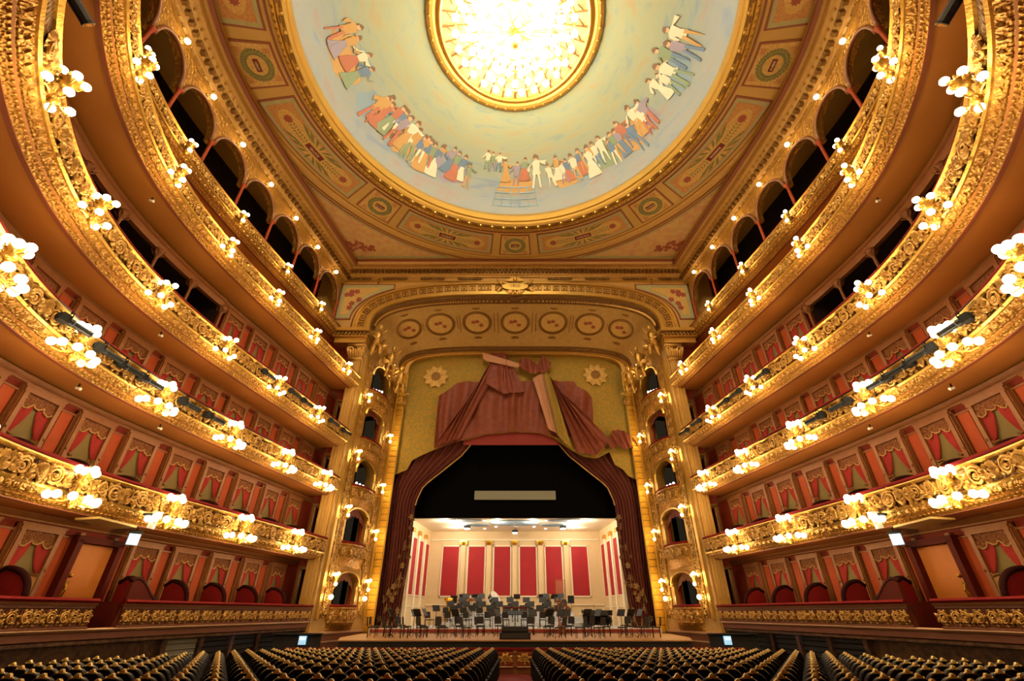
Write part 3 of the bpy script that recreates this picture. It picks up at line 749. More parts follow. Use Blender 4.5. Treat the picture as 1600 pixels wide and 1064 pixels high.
# ------------------------------------------------------------------ stage-side towers with stage boxes
T0 = Vector((10.98, 28.35)); T1 = Vector((9.7, 34.0)); TU = (T1 - T0); TL = TU.length; TU = TU / TL; TN = Vector((-TU.y, TU.x))   # TN looks to the middle
if TN.x > 0: TN = -TN
TRAIL = {'F': .3, 'E': 3.67, 'D': 7.1, 'C': 10.3, 'B': 13.95}
TCROWN = {'F': 2.1, 'E': 5.8, 'D': 9.0, 'C': 12.75, 'B': 16.2}
towers = {}
for s in (1, -1):
    def F(a, z, c): q = T0 + TU * a + TN * c; return (s * q.x, q.y, z + H)
    def bx(mb, a0, a1, z0, z1, c0, c1):
        vs = [F(a, z, c) for a in (a0, a1) for z in (z0, z1) for c in (c0, c1)]
        mb.add(vs, [(0, 1, 3, 2), (4, 6, 7, 5), (0, 4, 5, 1), (2, 3, 7, 6), (0, 2, 6, 4), (1, 5, 7, 3)])
    ZB, ZT = -2.36, 18.0
    mb = MB(); bx(mb, .0, 1.55, ZB, ZT, -.7, 0); bx(mb, 4.25, TL, ZB, ZT, -.7, 0); bx(mb, 1.5, 4.3, 16.9, ZT, -.7, 0); bx(mb, 1.5, 4.3, ZB, -.6, -.7, 0)
    tw = struct(mb.build('wall_stage_' + SIDE[s], 'pale_gold_stone')); towers[s] = tw
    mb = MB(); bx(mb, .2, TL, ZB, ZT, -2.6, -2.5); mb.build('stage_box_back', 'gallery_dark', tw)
    mb = MB(); bx(mb, .05, TL - .2, ZB, -.98, 0, .1); dd_ = mb.build('tower_dado', 'wood_rail', tw)
    mb = MB(); bx(mb, .05, TL - .2, -1.02, -.92, 0, .16); bx(mb, .05, TL - .2, -1.42, -1.36, .1, .14); mb.build('dado_moulding', 'pale_line', dd_)
    # faces towards the boxes and the great pilaster
    mb = MB(); mb.add([(s * 11.3, 29.3, 0), (s * 14.6, 29.3, 0), (s * 14.6, 29.3, 18 + H), (s * 11.3, 29.3, 18 + H)], [(0, 1, 2, 3)]); mb.build('end_wall', 'box_wall', tw)
    mb = MB(); mb.box((s * 11.42, 28.75, 8.1 + H), (.68, 1.1, 16.6)); mb.box((s * 11.42, 28.75, -1.0 + H), (.8, 1.2, 2.6)); pi_ = mb.build('great_pilaster', 'gold', tw)
    mb = MB()
    for k in range(3): mb.box((s * (11.22 + .2 * k), 28.18, 8.2 + H), (.08, .06, 15))
    mb.build('fluting', 'pale_gold_stone', pi_)
    mb = MB()
    mb.box((s * 11.5, 28.7, 15.55 + H), (1.0, 1.35, .16)); mb.box((s * 11.5, 28.7, 16.65 + H), (1.25, 1.5, .2))
    for q in (-1, 1):
        mb.tube([(s * 11.5 + q * (.42 + .2 * cos(w)), 28.0, 16.25 + .2 * sin(w) + H) for w in [i * .8 for i in range(9)]], .09, 6)
    for j in range(7): mb.leaf((s * 11.5 + (j - 3) * .14, 28.1, 15.6 + H), (s * 11.5 + (j - 3) * .2, 27.85, 16.4 - .1 * (j % 2) + H), .24, .12, (0, -1, 0))
    mb.build('capital', 'ornament', pi_, True)
    mb = MB(); mb.box((s * 12.0, 28.6, 16.95 + H), (2.3, 1.5, .4)); mb.box((s * 12.0, 28.5, 17.3 + H), (2.5, 1.7, .3)); mb.box((s * 12.0, 28.4, 17.65 + H), (2.8, 2.0, .25)); mb.build('entablature', 'gold', pi_)
    mb = MB()
    for j in range(9): mb.box((s * (10.95 + j * .26), 27.6, 17.35 + H), (.13, .2, .2))
    for j in range(7): mb.box((s * 10.7, 27.7 + j * .26, 17.35 + H), (.2, .13, .2))
    mb.build('dentils', 'gold_dark', pi_)
    # carved strips and edging on both piers, moulding beside the gilt jamb
    mb = MB()
    for a0 in (.72, 4.55):
        bx(mb, a0, a0 + .06, -.3, 15.9, 0, .1); bx(mb, a0 + .58, a0 + .64, -.3, 15.9, 0, .1)
    bx(mb, .3, .55, -.3, 16.0, 0, .12); bx(mb, 5.35, 5.5, -.3, 17.6, 0, .14)
    mb.build('pier_moulding', 'gold_bright', tw)
    random.seed(9)
    for a0 in (1.04, 4.87):
        for j in range(26):
            z = .1 + j * .62
            inst(SCR[1 if j % 2 else -1], 'scroll', tw, F(a0, z, .0), (0, 1.57 * (j % 2), atan2(TN.y, s * TN.x) - pi / 2), (1.15, 1.15, 1.15))
    for lv in 'FEDCB':
        r, c = TRAIL[lv], TCROWN[lv]; nxt = {'F': 'E', 'E': 'D', 'D': 'C', 'C': 'B'}.get(lv); top = TRAIL[nxt] - 1.15 if nxt else 16.95
        ab_ = 1.25; rise = 1.05 if lv in 'BD' else .7
        mb = MB(); rows = []
        for i in range(17):
            w = pi * i / 16; a = 2.9 - ab_ * cos(w); z = c - rise + rise * sin(w) ** .8
            rows.append([F(a, z, .0), F(a, top, .0)])
        rows2 = [[F(2.9 - ab_ * cos(pi * i / 16), c - rise + rise * sin(pi * i / 16) ** .8, q) for q in (0, -.6)] for i in range(17)]
        mb.grid(rows); mb.grid(rows2); bx(mb, 1.5, 1.65, r - .2, top, -.6, 0); bx(mb, 4.15, 4.3, r - .2, top, -.6, 0)
        hd = mb.build('box_head', 'gold', tw)
        mb = MB(); mb.tube([F(2.9 - (ab_ + .08) * cos(pi * i / 16), c - rise + (rise + .08) * sin(pi * i / 16) ** .8, .06) for i in range(17)], .1, 6); mb.build('archivolt', 'gold_bright', hd)
        # bowed parapet
        mb = MB(); rows = []
        for i in range(13):
            a = 1.45 + 2.9 * i / 12; bow = .42 * sin(pi * i / 12) ** .7
            rows.append([F(a, r, -.1), F(a, r, bow + .08), F(a, r - .12, bow + .08), F(a, r - .16, bow), F(a, r - .75, bow), F(a, r - .8, bow + .06), F(a, r - .9, bow), F(a, r - 1.15, bow * .4), F(a, r - 1.3, 0)])
        mb.grid(rows); pp = mb.build('box_parapet', 'gold_relief', tw)
        mb = MB(); mb.tube([F(1.45 + 2.9 * i / 12, r + .03, .42 * sin(pi * i / 12) ** .7 + .03) for i in range(13)], .08, 6); mb.build('box_rail', 'velvet_rail', pp)
        for j in range(5):
            a = 1.75 + j * .575; bow = .42 * sin(pi * (a - 1.45) / 2.9) ** .7
            inst(SCR[1 if j % 2 else -1], 'scroll', pp, F(a, r - .46, bow), (0, 0, atan2(TN.y, s * TN.x) - pi / 2))
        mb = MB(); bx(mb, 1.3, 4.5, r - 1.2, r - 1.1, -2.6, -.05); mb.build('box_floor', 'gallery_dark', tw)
        if lv in 'FEC':          # curtain swag and side drapes inside the box
            mb = MB(); rows = []
            for i in range(21):
                w = i / 20; a = 2.9 + (w - .5) * 2 * ab_ * .98; zt = c - rise + rise * sin(pi * min(max(w, .02), .98)) ** .8
                rows.append([F(a, zt, -.2), F(a, zt - .35 - .1 * abs(sin(w * 6 * pi)), -.17 + .03 * sin(w * 30))])
            mb.grid(rows); mb.build('box_pelmet', 'valance_red' if lv != 'F' else 'figured_pelmet', hd, True)
            for e in (-1, 1):
                mb = MB(); rows = []
                for k in range(9):
                    z = c - .6 - (c - .6 - r) * k / 8; wd_ = .38 - .16 * sin(pi * k / 8)
                    rows.append([F(2.9 + e * (ab_ - wd_ * j / 8), z, -.3 + .05 * sin(j * 2.4)) for j in range(9)])
                mb.grid(rows); mb.build('box_drape', 'red_drape', hd, True)
        else:                     # stage lights in a row inside the box
            for j in range(4 if lv == 'B' else 3):
                a = 2.25 + j * .42; e = tag(empty('box_spotlight', F(a, r + .35 + (.12 * j if lv == 'B' else 0), -.35), 0),
                    '%s stage light from the hall side, in the %s arched stage box, %s' % (ORD[j + 1].capitalize(), 'upper' if lv == 'B' else 'lower', SIDE[s]), 'spotlight', 'lights in the stage boxes')
                mb = MB(); d = Vector((-s * .8, -.5, -.3)).normalized(); mb.tube([(0, 0, 0), d * .3], .11, 8); mb.build('barrel', 'lamp_body', e)
                mb = MB(); mb.tube([d * .3, d * .32], .1, 8); mb.build('lens', 'lamp_lens', e)
                mb = MB(); mb.tube([(0, 0, 0), (0, 0, -.45)], .03, 5); mb.build('stand', 'metal_black', e)
    # mirrors on the end wall, one per box tier
    for lv in 'FEDC':
        z0, z1 = FLOORZ[lv] + .45, SOFF[lv] - .35; zc = (z0 + z1) / 2 + H; hh = z1 - z0
        mb = MB(); x = 12.12
        for dx in (-.4, .4): mb.box((s * x + dx, 29.22, zc), (.14, .12, hh))
        for dz in (-hh / 2, hh / 2): mb.box((s * x, 29.22, zc + dz), (.94, .12, .16))
        mr = mb.build('wall_mirror', 'gold_dark', None)
        tag(mr, 'tall gilt-framed mirror at the stage end of the %s on the %s' % (TIERNAME[lv], SIDE[s]), 'mirror', 'mirrors at the ends of the box rows')
        mb = MB(); mb.box((s * x, 29.26, zc), (.7, .03, hh - .1)); mb.build('glass', 'mirror', mr)
    # gilt tile jamb of the proscenium
    mb = MB(); mb.box((s * 9.4, 34.12, 8.3 + H), (.62, .2, 19)); jb = mb.build('jamb', 'gold_dark', tw)
    mb = MB(); mb.box((0, 0, 0), (.54, .05, .38)); mb.box((0, -.03, 0), (.4, .04, .24)); me = mb.mesh('tile', 'tile_gold')
    for j in range(44): inst(me, 'tile', jb, (s * 9.4, 34.0, -.9 + j * .42 + H))
    mb = MB(); mb.tube([(s * 9.08, 33.98, -1 + H), (s * 9.08, 33.98, 17.6 + H)], .05, 6); mb.tube([(s * 9.72, 33.95, -1 + H), (s * 9.72, 33.95, 17.6 + H)], .08, 6); mb.build('jamb_moulding', 'gold_bright', jb)
    # sculpture group on the springing of the cove
    sg = tag(empty('sculpture_group', (s * 10.35, 29.4, 17.3 + H), 0), 'gilded sculpture group of winged figures on the %s springing of the arch' % SIDE[s], 'sculpture')
    random.seed(21)
    mb = MB()
    for fx, fy, fzz, sc_ in ((.1, -.5, 0, 1.), (-.5, 1.0, -.7, 1.), (-.9, 2.4, -1.3, .9)):
        X = lambda a, b, c: Vector((s * (fx + a * sc_), fy + b * sc_, fzz + c * sc_))
        mb.tube([X(0, 0, -.3), X(-.1, -.1, .1), X(-.12, -.15, .5), X(-.15, -.15, .75)], [.28, .24, .27, .1], 8)
        mb.ball(X(-.22, -.2, .95), .15 * sc_, 8, 6, (1, 1, 1.25))
        mb.tube([X(-.3, -.2, .62), X(-.55, -.45, .45), X(-.75, -.35, .75)], [.09, .07, .05], 6); mb.tube([X(.1, -.1, .62), X(.3, -.4, .35), X(.15, -.6, .1)], [.09, .07, .05], 6)
        mb.tube([X(-.05, 0, -.2), X(-.45, -.35, -.35), X(-.5, -.4, -.9)], [.17, .13, .07], 6); mb.tube([X(.1, 0, -.2), X(-.1, -.45, -.45), X(0, -.45, -1.0)], [.17, .13, .07], 6)
        for j in range(5): mb.leaf(X(.1, .1, .5), X(.5 + .12 * j, .2, 1.3 - .25 * j), .3, .08, (0, -1, 0))
    mb.build('figures', 'gold', sg, True)
    mb = MB()
    for j in range(26):
        f = j / 25; b = Vector((s * (.3 - 1.3 * f + random.uniform(-.2, .2)), -.8 + 4.6 * f, .2 - 1.9 * f + random.uniform(-.3, .4)))
        d = Vector((s * random.uniform(-.6, .1), random.uniform(-.5, .3), random.uniform(-.5, .5))); mb.leaf(b, b + d, .3, .12, Vector((-s * .7, -.6, -.1)))
    for j in range(5):
        f = j / 4; c0 = Vector((s * (.1 - 1.2 * f), -.6 + 4.2 * f, -.5 - 1.7 * f))
        mb.tube([c0 + Vector((s * -.1 * cos(w), .3 * cos(w) * (1 - w / 9), .3 * sin(w) * (1 - w / 9))) for w in [i * .7 for i in range(11)]], [.09 - .006 * i for i in range(11)], 5)
    mb.build('foliage', 'ornament', sg, True); sg.scale = (1.25, 1.1, 1.3)

# ------------------------------------------------------------------ balconies E..A
BALC_LOOK = {'E': 'with bold acanthus scroll relief', 'D': 'carved, large stage lights on it', 'C': 'carved, below the dark columned openings', 'B': 'narrow and gilded', 'A': 'under the row of dark arches'}
def scroll_row(parent, s, off, z, y0, y1, pitch, k, name='scroll', meshes=None, push=.03):
    a, b = s_of(y0), s_of(y1); n = int((b - a) / pitch)
    for i in range(n):
        y = y_of(a + (i + .5) * (b - a) / n); q = 1 if (i // 2) % 2 else -1; ro = random.Random(i * 7 + int(z * 10)); kk = k * ro.uniform(.92, 1.12)
        ac = i % 2 == 1
        inst((ACA if ac else SCR)[q], 'acanthus' if ac else 'scroll', parent, W(y, off + push, z + ro.uniform(-.03, .03), s), (0, ro.uniform(-.35, .35), RZ(y, s)), (kk, k * 1.15, kk))
FPM = {}
for s in (1, -1):
    for t in 'EDCBA':
        o = OFF[t]; R_ = RAIL[t]; deep = {'E': WD, 'D': WD, 'C': WD, 'B': -5.0, 'A': -6.0}[t]
        e = tag(empty('balcony', W(20, o, R_ - 1.1, s)), 'Curved %s front on the %s, %s' % (TIERNAME[t], SIDE[s], BALC_LOOK[t]), 'balcony')
        inv = Matrix.Translation(-Vector(e.location))
        ys = yrange(Y0, YE)
        hs = {'E': 1., 'D': .95, 'C': 1., 'B': .85, 'A': .8}[t]
        def part(nm, prof, m, closed=True, smooth=False):
            mb = MB(); sweep(mb, ys, [(o + d, R_ + z * hs) for d, z in prof], s, closed); ob = mb.build(nm, m, e, smooth); ob.matrix_parent_inverse = inv; return ob
        part('rail', [(-.22, 0), (-.2, .07), (.06, .07), (.1, .0), (.08, -.06), (-.22, -.06)], 'velvet_rail')
        part('rail_moulding', [(-.1, -.06), (.12, -.06), (.14, -.1), (.06, -.17), (-.1, -.17)], 'gold_bright')
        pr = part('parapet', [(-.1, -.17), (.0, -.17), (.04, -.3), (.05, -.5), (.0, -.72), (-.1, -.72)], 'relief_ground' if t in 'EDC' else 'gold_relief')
        part('parapet_moulding', [(-.1, -.71), (.08, -.71), (.1, -.75), (.05, -.8), (-.1, -.8)], 'gold_bright')
        part('fascia', [(-.1, -.8), (.0, -.8), (-.02, -.84), (-.1, -.93), (-.16, -.96), (-.2, -.96), (-.25, -1.0), (-.36, -1.07), (-.4, -1.1), (-.5, -1.1), (-.5, -.8)], 'gold_fine')
        part('soffit_edge', [(-.4, -1.08), (-.4, -1.13), (-.52, -1.13), (-.52, -1.08)], 'red_brown_line')
        ob = part('slab', [(-.2, -.98), (-.5, -1.1), (deep - o, -1.1), (deep - o, -.98)], 'soffit')
        # beads and leaf tips along the fascia
        mb = MB(); a, b = s_of(Y0), s_of(YE); n = int((b - a) / .16)
        for i in range(n):
            y = y_of(a + (i + .5) * (b - a) / n); mb.ball(W(y, o - .27, R_ - 1.0 * hs, s), .055, 4, 3)
            if i % 2 == 0: mb.ball(W(y, o - .07, R_ - .86 * hs, s), .085, 5, 3, (1, 1, 1.1))
        ob = stuff(mb.build('bead_row', 'ornament', e)); ob.matrix_parent_inverse = inv
        k = {'E': 1.12, 'D': 1.0, 'C': 1.0, 'B': .8, 'A': .75}[t]
        cnt0 = len(e.children)
        scroll_row(e, s, o, R_ - .45 * hs, 4.5 if t in 'CBA' else 6.2, YE - .2, .47 * k, k)
        if t == 'E': scroll_row(e, s, o, R_ - .45 * hs, 6.4, YE - .2, .9, .6, push=.08)
        for c in e.children:
            if c.name.startswith(('scroll', 'acanthus')): c.matrix_parent_inverse = inv
    # ---- ground-floor boxes: parapets of wood panels on a marble base
    base = MB(); sweep(base, yrange(Y0, 28.3), [(-.05, -.42), (-.12, -.5), (-.12, -.7), (-.05, -.72), (-.05, -.8), (-.3, -.82), (-.3, -2.6)], s)
    bo = base.build('baseboard_' + SIDE[s], 'marble'); struct(bo)
    mb = MB(); sweep(mb, yrange(Y0, 28.3), [(-.1, -.4), (.0, -.4), (.02, -.44), (-.05, -.5), (-.12, -.5)], s); mb.build('base_moulding', 'pale_line', bo)
    mb = MB(); sweep(mb, yrange(Y0, 28.3), [(-.1, -.5), (-.05, -.52), (-.05, -.68), (-.1, -.7)], s); mb.build('wood_band', 'wood_rail', bo)
    for i in range(5):                                   # dark grilles of the lower boxes between marble piers
        yc = 27.0 - i * 1.75
        mb = MB(); sweep(mb, yrange(yc - .72, yc + .72, .3), [(-.29, -.85), (-.24, -.85), (-.24, -2.3), (-.29, -2.3)], s)
        for j in range(7): sweep(mb, yrange(yc - .72, yc + .72, .4), [(-.24, -.95 - j * .18), (-.2, -.97 - j * .18), (-.24, -1.01 - j * .18)], s)
        mb.build('grille', 'dark_grille' if not (s < 0 and i == 4) else 'grey_screen', bo)
        mb = MB(); sweep(mb, yrange(yc - .98, yc - .78, .2), [(-.3, -.82), (-.14, -.82), (-.14, -2.5), (-.3, -2.5)], s); mb.build('pier', 'marble', bo)
    mb = MB(); sweep(mb, yrange(Y0, 29.5), [(-.2, -.5), (-.2, -.6), (-2.6, -.85), (-2.6, -.75)], s, True); mb.build('box_floor', 'floor_dark', bo)
    for nm, ya, yb, lab in (('far', 16.7, 28.25, 'Panelled parapet with gilt scrolls, %s ground-floor boxes nearest the stage'), ('near', Y0, 15.75, 'Panelled parapet with gilt scrolls, %s ground-floor boxes nearer the viewer')):
        e = tag(empty('box_parapet', W((ya + yb) / 2, 0, -.4, s)), lab % SIDE[s], 'parapet'); inv = Matrix.Translation(-Vector(e.location))
        ys = yrange(ya, yb)
        def part(nm_, prof, m):
            mb = MB(); sweep(mb, ys, prof, s, True); ob = mb.build(nm_, m, e); ob.matrix_parent_inverse = inv; return ob
        part('rail', [(-.24, .3), (-.2, .36), (.06, .36), (.1, .3), (.06, .24), (-.24, .24)], 'velvet_rail')
        bdy = part('body', [(-.15, .25), (.02, .25), (.02, .1), (-.03, .08), (-.03, -.34), (.02, -.36), (.02, -.4), (-.15, -.4)], 'wood_rail')
        part('cornice_strip', [(-.1, .24), (.07, .24), (.05, .17), (-.1, .17)], 'mould_brown')
        a, b = s_of(ya), s_of(yb); L_ = 1.06; n = int((b - a) / L_)
        for i in range(n):
            for kind, c, w in (('wide', .34, .56), ('narrow', .84, .26)):
                y = y_of(a + (i + c) * (b - a) / n)
                mb = MB(); hh = .17
                mb.box((0, .0, hh), (w + .06, .04, .03)); mb.box((0, 0, -hh), (w + .06, .04, .03)); mb.box((-w / 2 - .02, 0, 0), (.03, .04, .36)); mb.box((w / 2 + .02, 0, 0), (.03, .04, .36))
                key = 'fp_' + kind
                if key not in FPM: FPM[key] = mb.mesh('carved_panel', 'mould_brown')
                ob = inst(FPM[key], 'carved_panel', e, W(y, -.015, -.13, s), (0, 0, RZ(y, s))); ob.matrix_parent_inverse = inv
                for q in ((-.14, .14) if kind == 'wide' else (0,)):
                    inst(SCR[1 if q > 0 else -1], 'scroll', ob, (q, -.01, 0), None, (.62, .8, .68))
        if nm == 'far':              # raised volute where the parapet breaks for the entrance
            pts = []
            for i in range(13):
                f = i / 12; pts.append((16.7 + 1.3 * f, .3 + .62 * (.5 + .5 * cos(pi * min(1, max(0, (f - .12) / .88)))) - .08 * max(0, .1 - f) * 10))
            mb = MB()
            rows = [[W(y, d, z, s) for d, z in ((-.12, .25), (-.12, zz), (.03, zz), (.03, .25))] for y, zz in pts]
            mb.grid(rows, True); mb.f.append((0, 1, 2, 3)); mb.mi.append(0); ob = mb.build('volute', 'door_dark', e); ob.matrix_parent_inverse = inv
            mb = MB(); mb.tube([W(y, -.05, zz + .03, s) for y, zz in pts], .09, 6); ob = mb.build('volute_rail', 'velvet_dark', e); ob.matrix_parent_inverse = inv
        mb = MB(); mb.add([W(ya if nm == 'far' else yb, d, z, s) for d, z in ((.03, -.4), (.03, .3), (-1.6, .3), (-1.6, -.75), (-.3, -.75))], [(0, 1, 2, 3, 4)]); ob = mb.build('return', 'door_dark', e); ob.matrix_parent_inverse = inv

# ------------------------------------------------------------------ arcade of the top gallery, and the cornice over it
AY = [26.3, 23.6, 20.9, 18.2, 15.5, 12.8, 10.2, 7.8, 5.5]; AD = -2.55
ZC, ZS, ZR = 21.75, 20.3, 18.1
for s in (1, -1):
    mb = MB(); tr = MB(); cm = MB()
    ed = [27.75] + [(a + b) / 2 for a, b in zip(AY, AY[1:])] + [4.3]
    for i, yc in enumerate(AY):
        a, b = s_of(param(ed[i + 1], AD)), s_of(param(ed[i], AD)); m = (a + b) / 2; hw = (b - a) / 2 - .11
        arc = []
        for j in range(17):
            w = pi * j / 16; arc.append((m - hw * cos(w), ZS + (ZC - ZS) * sin(w) ** .85))
        full = [(a, ZS)] + arc + [(b, ZS)]
        mb.grid([[W(y_of(q), AD, z, s), W(y_of(q), AD, 22.7, s)] for q, z in full])
        mb.grid([[W(y_of(q), AD, z, s), W(y_of(q), AD - .35, z, s)] for q, z in full])
        tr.tube([W(y_of(q), AD + .03, z, s) for q, z in arc], .09, 6)
    aw = struct(mb.build('trim_arcade_' + SIDE[s], 'gold_relief')); tr.build('archivolt', 'mould_brown', aw, True)
    cb = MB(); cb.lathe([(.13, ZR - .2), (.13, ZR + .1), (.085, ZR + .2), (.075, ZS - .2), (.1, ZS - .16), (.14, ZS), (.16, ZS + .06)], 8, (0, 0, H)); me = cb.mesh('arcade_column', 'orange_panel', True)
    for yy in ed: y = param(yy, AD); x = W(y, AD, 0, s); inst(me, 'arcade_column', aw, (x[0], x[1], 0))
    for prof, m, nm in (([(AD, 22.28), (AD + .08, 22.3), (AD + .08, 22.38), (AD, 22.4)], 'gold_bright', 'frieze_moulding'),
                        ([(AD, 22.55), (AD + .1, 22.6), (AD + .1, 22.7), (AD + .2, 22.72), (AD + .2, 23.0), (AD + .38, 23.1), (AD + .42, 23.35), (AD + .6, 23.5), (AD + .66, 23.8), (AD + .9, 24.0), (AD + .95, 24.42)], 'ceiling_mould', 'cornice'),
                        ([(AD + .8, 23.85), (AD + 1.0, 23.92), (AD + 1.0, 24.02), (AD + .8, 24.1)], 'red_brown_line', 'cornice_line')):
        q = MB(); sweep(q, yrange(3.5, 28.6), prof, s); q.build(nm, m, aw)
    q = MB(); a, b = s_of(3.5), s_of(28.3); n = int((b - a) / .36); bd = MB()
    for i in range(n):
        y = y_of(a + (i + .5) * (b - a) / n); R = Matrix.Rotation(RZ(y, s), 3, 'Z'); q.box(W(y, AD + .3, 22.88, s), (.19, .26, .26), R); bd.ball(W(y, AD + .46, 23.28, s), .08, 5, 3)
        bd.ball(W(y, AD + .1, 22.46, s), .07, 5, 3)
    stuff(q.build('dentil_row', 'gold_dark', aw)); stuff(bd.build('bead_row', 'ornament', aw))
    # red end wall between the tiers beside the stage tower
    q = MB(); q.add([(s * 11.2, 28.75, 14 + H), (s * 16.5, 28.75, 14 + H), (s * 16.5, 28.75, 24 + H), (s * 11.2, 28.75, 24 + H)], [(0, 1, 2, 3)]); q.build('end_wall', 'box_wall', towers[s])

# ------------------------------------------------------------------ curtained box openings
def curtain_meshes(h, tie):
    w = .52; m = {}
    mb = MB()
    for x in (-w - .07, w + .07): mb.box((x, .05, h / 2), (.14, .12, h)); mb.box((x * 1.14, .03, h / 2), (.06, .07, h))
    mb.box((0, .05, h), (2 * w + .34, .13, .14)); mb.box((0, .04, h + .1), (2 * w + .44, .16, .06)); m['frame'] = mb.mesh('frame', 'mould_brown')
    mb = MB(); mb.box((0, -.06, h / 2), (2 * w, .03, h)); m['inner_curtain'] = mb.mesh('inner_curtain', 'inner_curtain')
    mb = MB(); rows = []
    for i in range(31):
        f = i / 30; x = -w + 2 * w * f; dz = .3 + .12 * abs(sin(f * 3 * pi)) + .05 * cos(f * 2 * pi)
        rows.append([(x, .03, h - .05), (x, .05 + .015 * sin(f * 40), h - .05 - dz * .5), (x, .045 + .02 * sin(f * 40), h - .05 - dz)])
    mb.grid(rows); m['pelmet'] = mb.mesh('pelmet', 'figured_pelmet', True)
    mb = MB(); mb.tube([(r[2][0], r[2][1] + .01, r[2][2]) for r in rows], .025, 5); m['fringe'] = mb.mesh('fringe', 'pelmet_fringe')
    for q in (-1, 1):
        mb = MB(); rows = []
        for k in range(11):
            f = k / 10; z = h - .2 - (h - .2 - tie) * f; inner = .06 + (w - .2) * f ** 1.9; rows.append([(q * (w - (w - inner) * j / 14), .0 + .028 * sin(j * 2.1) + .03 * f, z - (.16 * f * (1 - j / 14))) for j in range(15)])
        mb.grid(rows); m['drape%d' % q] = mb.mesh('drape', 'red_drape', True)
        mb = MB(); rows = []
        for k in range(9):
            f = k / 8; z = tie - .1 - (tie - .12) * f; wd_ = .2 + .3 * f ** .7; rows.append([(q * (w + .02 - wd_ * j / 10), .05 + .03 * sin(j * 2.2 + f * 2) + .03 * sin(pi * f), z) for j in range(11)])
        mb.grid(rows); m['lower%d' % q] = mb.mesh('lower_drape', 'ochre_drape', True)
        mb = MB(); mb.tube([(q * (w + .08), .02, tie + .02), (q * (w - .1), .1, tie - .1), (q * (w - .22), .04, tie - .06)], .04, 5); mb.ball((q * (w + .1), .1, tie + .05), .05, 6, 4); m['tie%d' % q] = mb.mesh('tie_back', 'gold_dark')
    return m
TIES = {'F': 1.8, 'E': 1.75, 'D': 1.7, 'C': 1.8}
for t in 'FEDC':
    hh = SOFF[t] - .4 - FLOORZ[t]; cmz = curtain_meshes(hh, TIES[t])
    for s in (1, -1):
        n = 0
        for i, yc in enumerate(BOXY):
            if t == 'C' and i > 4: continue
            y = param(yc, WD); loc = W(y, WD + .1, FLOORZ[t], s)
            if t == 'F' and i == 5: continue
            n += 1
            e = tag(empty('box_curtain', loc, RZ(y, s)), 'Red tied-back curtain behind the %s rail on the %s, %s from the stage' % (TIERNAME[t], SIDE[s], ORD[n]), 'curtain', 'curtains of the box openings')
            for k, me in cmz.items():
                par = e
                inst(me, me.name.split('.')[0], par)
# entrance doors in the ground-floor row
for s in (1, -1):
    y = param(16.75, WD); dn = struct(empty('door_%d' % (1 if s < 0 else 2), W(y, WD + .08, FLOORZ['F'], s), RZ(y, s)))
    mb = MB()
    for x in (-.78, .78): mb.box((x, .1, 1.4), (.2, .3, 2.8))
    mb.box((0, .1, 2.82), (1.8, .3, .2)); mb.build('door_frame', 'door_dark', dn)
    mb = MB(); mb.box((0, 0, 1.38), (1.36, .05, 2.7)); mb.build('door_leaf', 'door_orange', dn)
    mb = MB(); mb.box((-s * .62, .2, 1.35), (.12, .06, .5)); mb.tube([(-s * .62, .24, 1.2), (-s * .62, .3, 1.35), (-s * .62, .24, 1.5)], .03, 5); mb.ball((-s * .62, .25, 1.75), .07, 6, 4); mb.build('door_handle', 'brass', dn)
# curved dividers between the boxes
for t, dd in (('F', .8), ('E', .36)):
    mb = MB(); cap = MB(); pts = []
    for i in range(13):
        w = pi / 2 * i / 12; pts.append((-1.1 + .85 * sin(w), .9 * dd * cos(w) ** .9))
    h0 = RAIL[t] - FLOORZ[t]
    mb.prism([(-1.35, -h0), (-1.35, pts[0][1] * .8)] + pts + [(-.25, -h0)], .08, lambda a, b, c: (c - .04, a, b + h0)); a_ = mb.mesh('panel', 'velvet_rail')
    cap.tube([(0, -1.35, pts[0][1] * .8 + h0)] + [(0, a, b + h0 + .02) for a, b in pts], .08, 6); b_ = cap.mesh('padded_edge', 'velvet_dark', True)
    for s in (1, -1):
        n = 0
        for i in range(len(BOXY) - 1):
            ym = (BOXY[i] + BOXY[i + 1]) / 2; y = param(ym, -1.2)
            if t == 'F' and i == 5: continue
            n += 1
            e = tag(empty('box_divider', W(y, 0, FLOORZ[t], s), RZ(y, s)), 'Curved velvet partition, %s from the stage, between %s boxes on the %s' % (ORD[n], 'ground-floor' if t == 'F' else 'first-balcony', SIDE[s]), 'partition', 'partitions between the boxes')
            inst(a_, 'panel', e); inst(b_, 'padded_edge', e)
# chairs standing in the ground-floor boxes
mb = MB(); mb.prism([(-.22, .45), (-.22, .85)] + [(-.22 * cos(pi * j / 8), .85 + .12 * sin(pi * j / 8)) for j in range(1, 8)] + [(.22, .85), (.22, .45)], .05, lambda a, b, c: (a, -.2 + c, b)); m_b = mb.mesh('backrest', 'velvet_rail')
mb = MB(); mb.tube([(-.23, -.17, .45), (-.23, -.17, .85)] + [(-.23 * cos(pi * j / 8), -.17, .85 + .13 * sin(pi * j / 8)) for j in range(1, 8)] + [(.23, -.17, .85), (.23, -.17, .45)], .02, 5); m_f = mb.mesh('back_frame', 'gold')
mb = MB(); mb.box((0, .02, .44), (.46, .44, .08)); m_s = mb.mesh('seat', 'velvet_rail')
mb = MB(); mb.tube([(0, 0, 0), (0, 0, .42)], [.015, .025], 5); m_l = mb.mesh('leg', 'gold_dark')
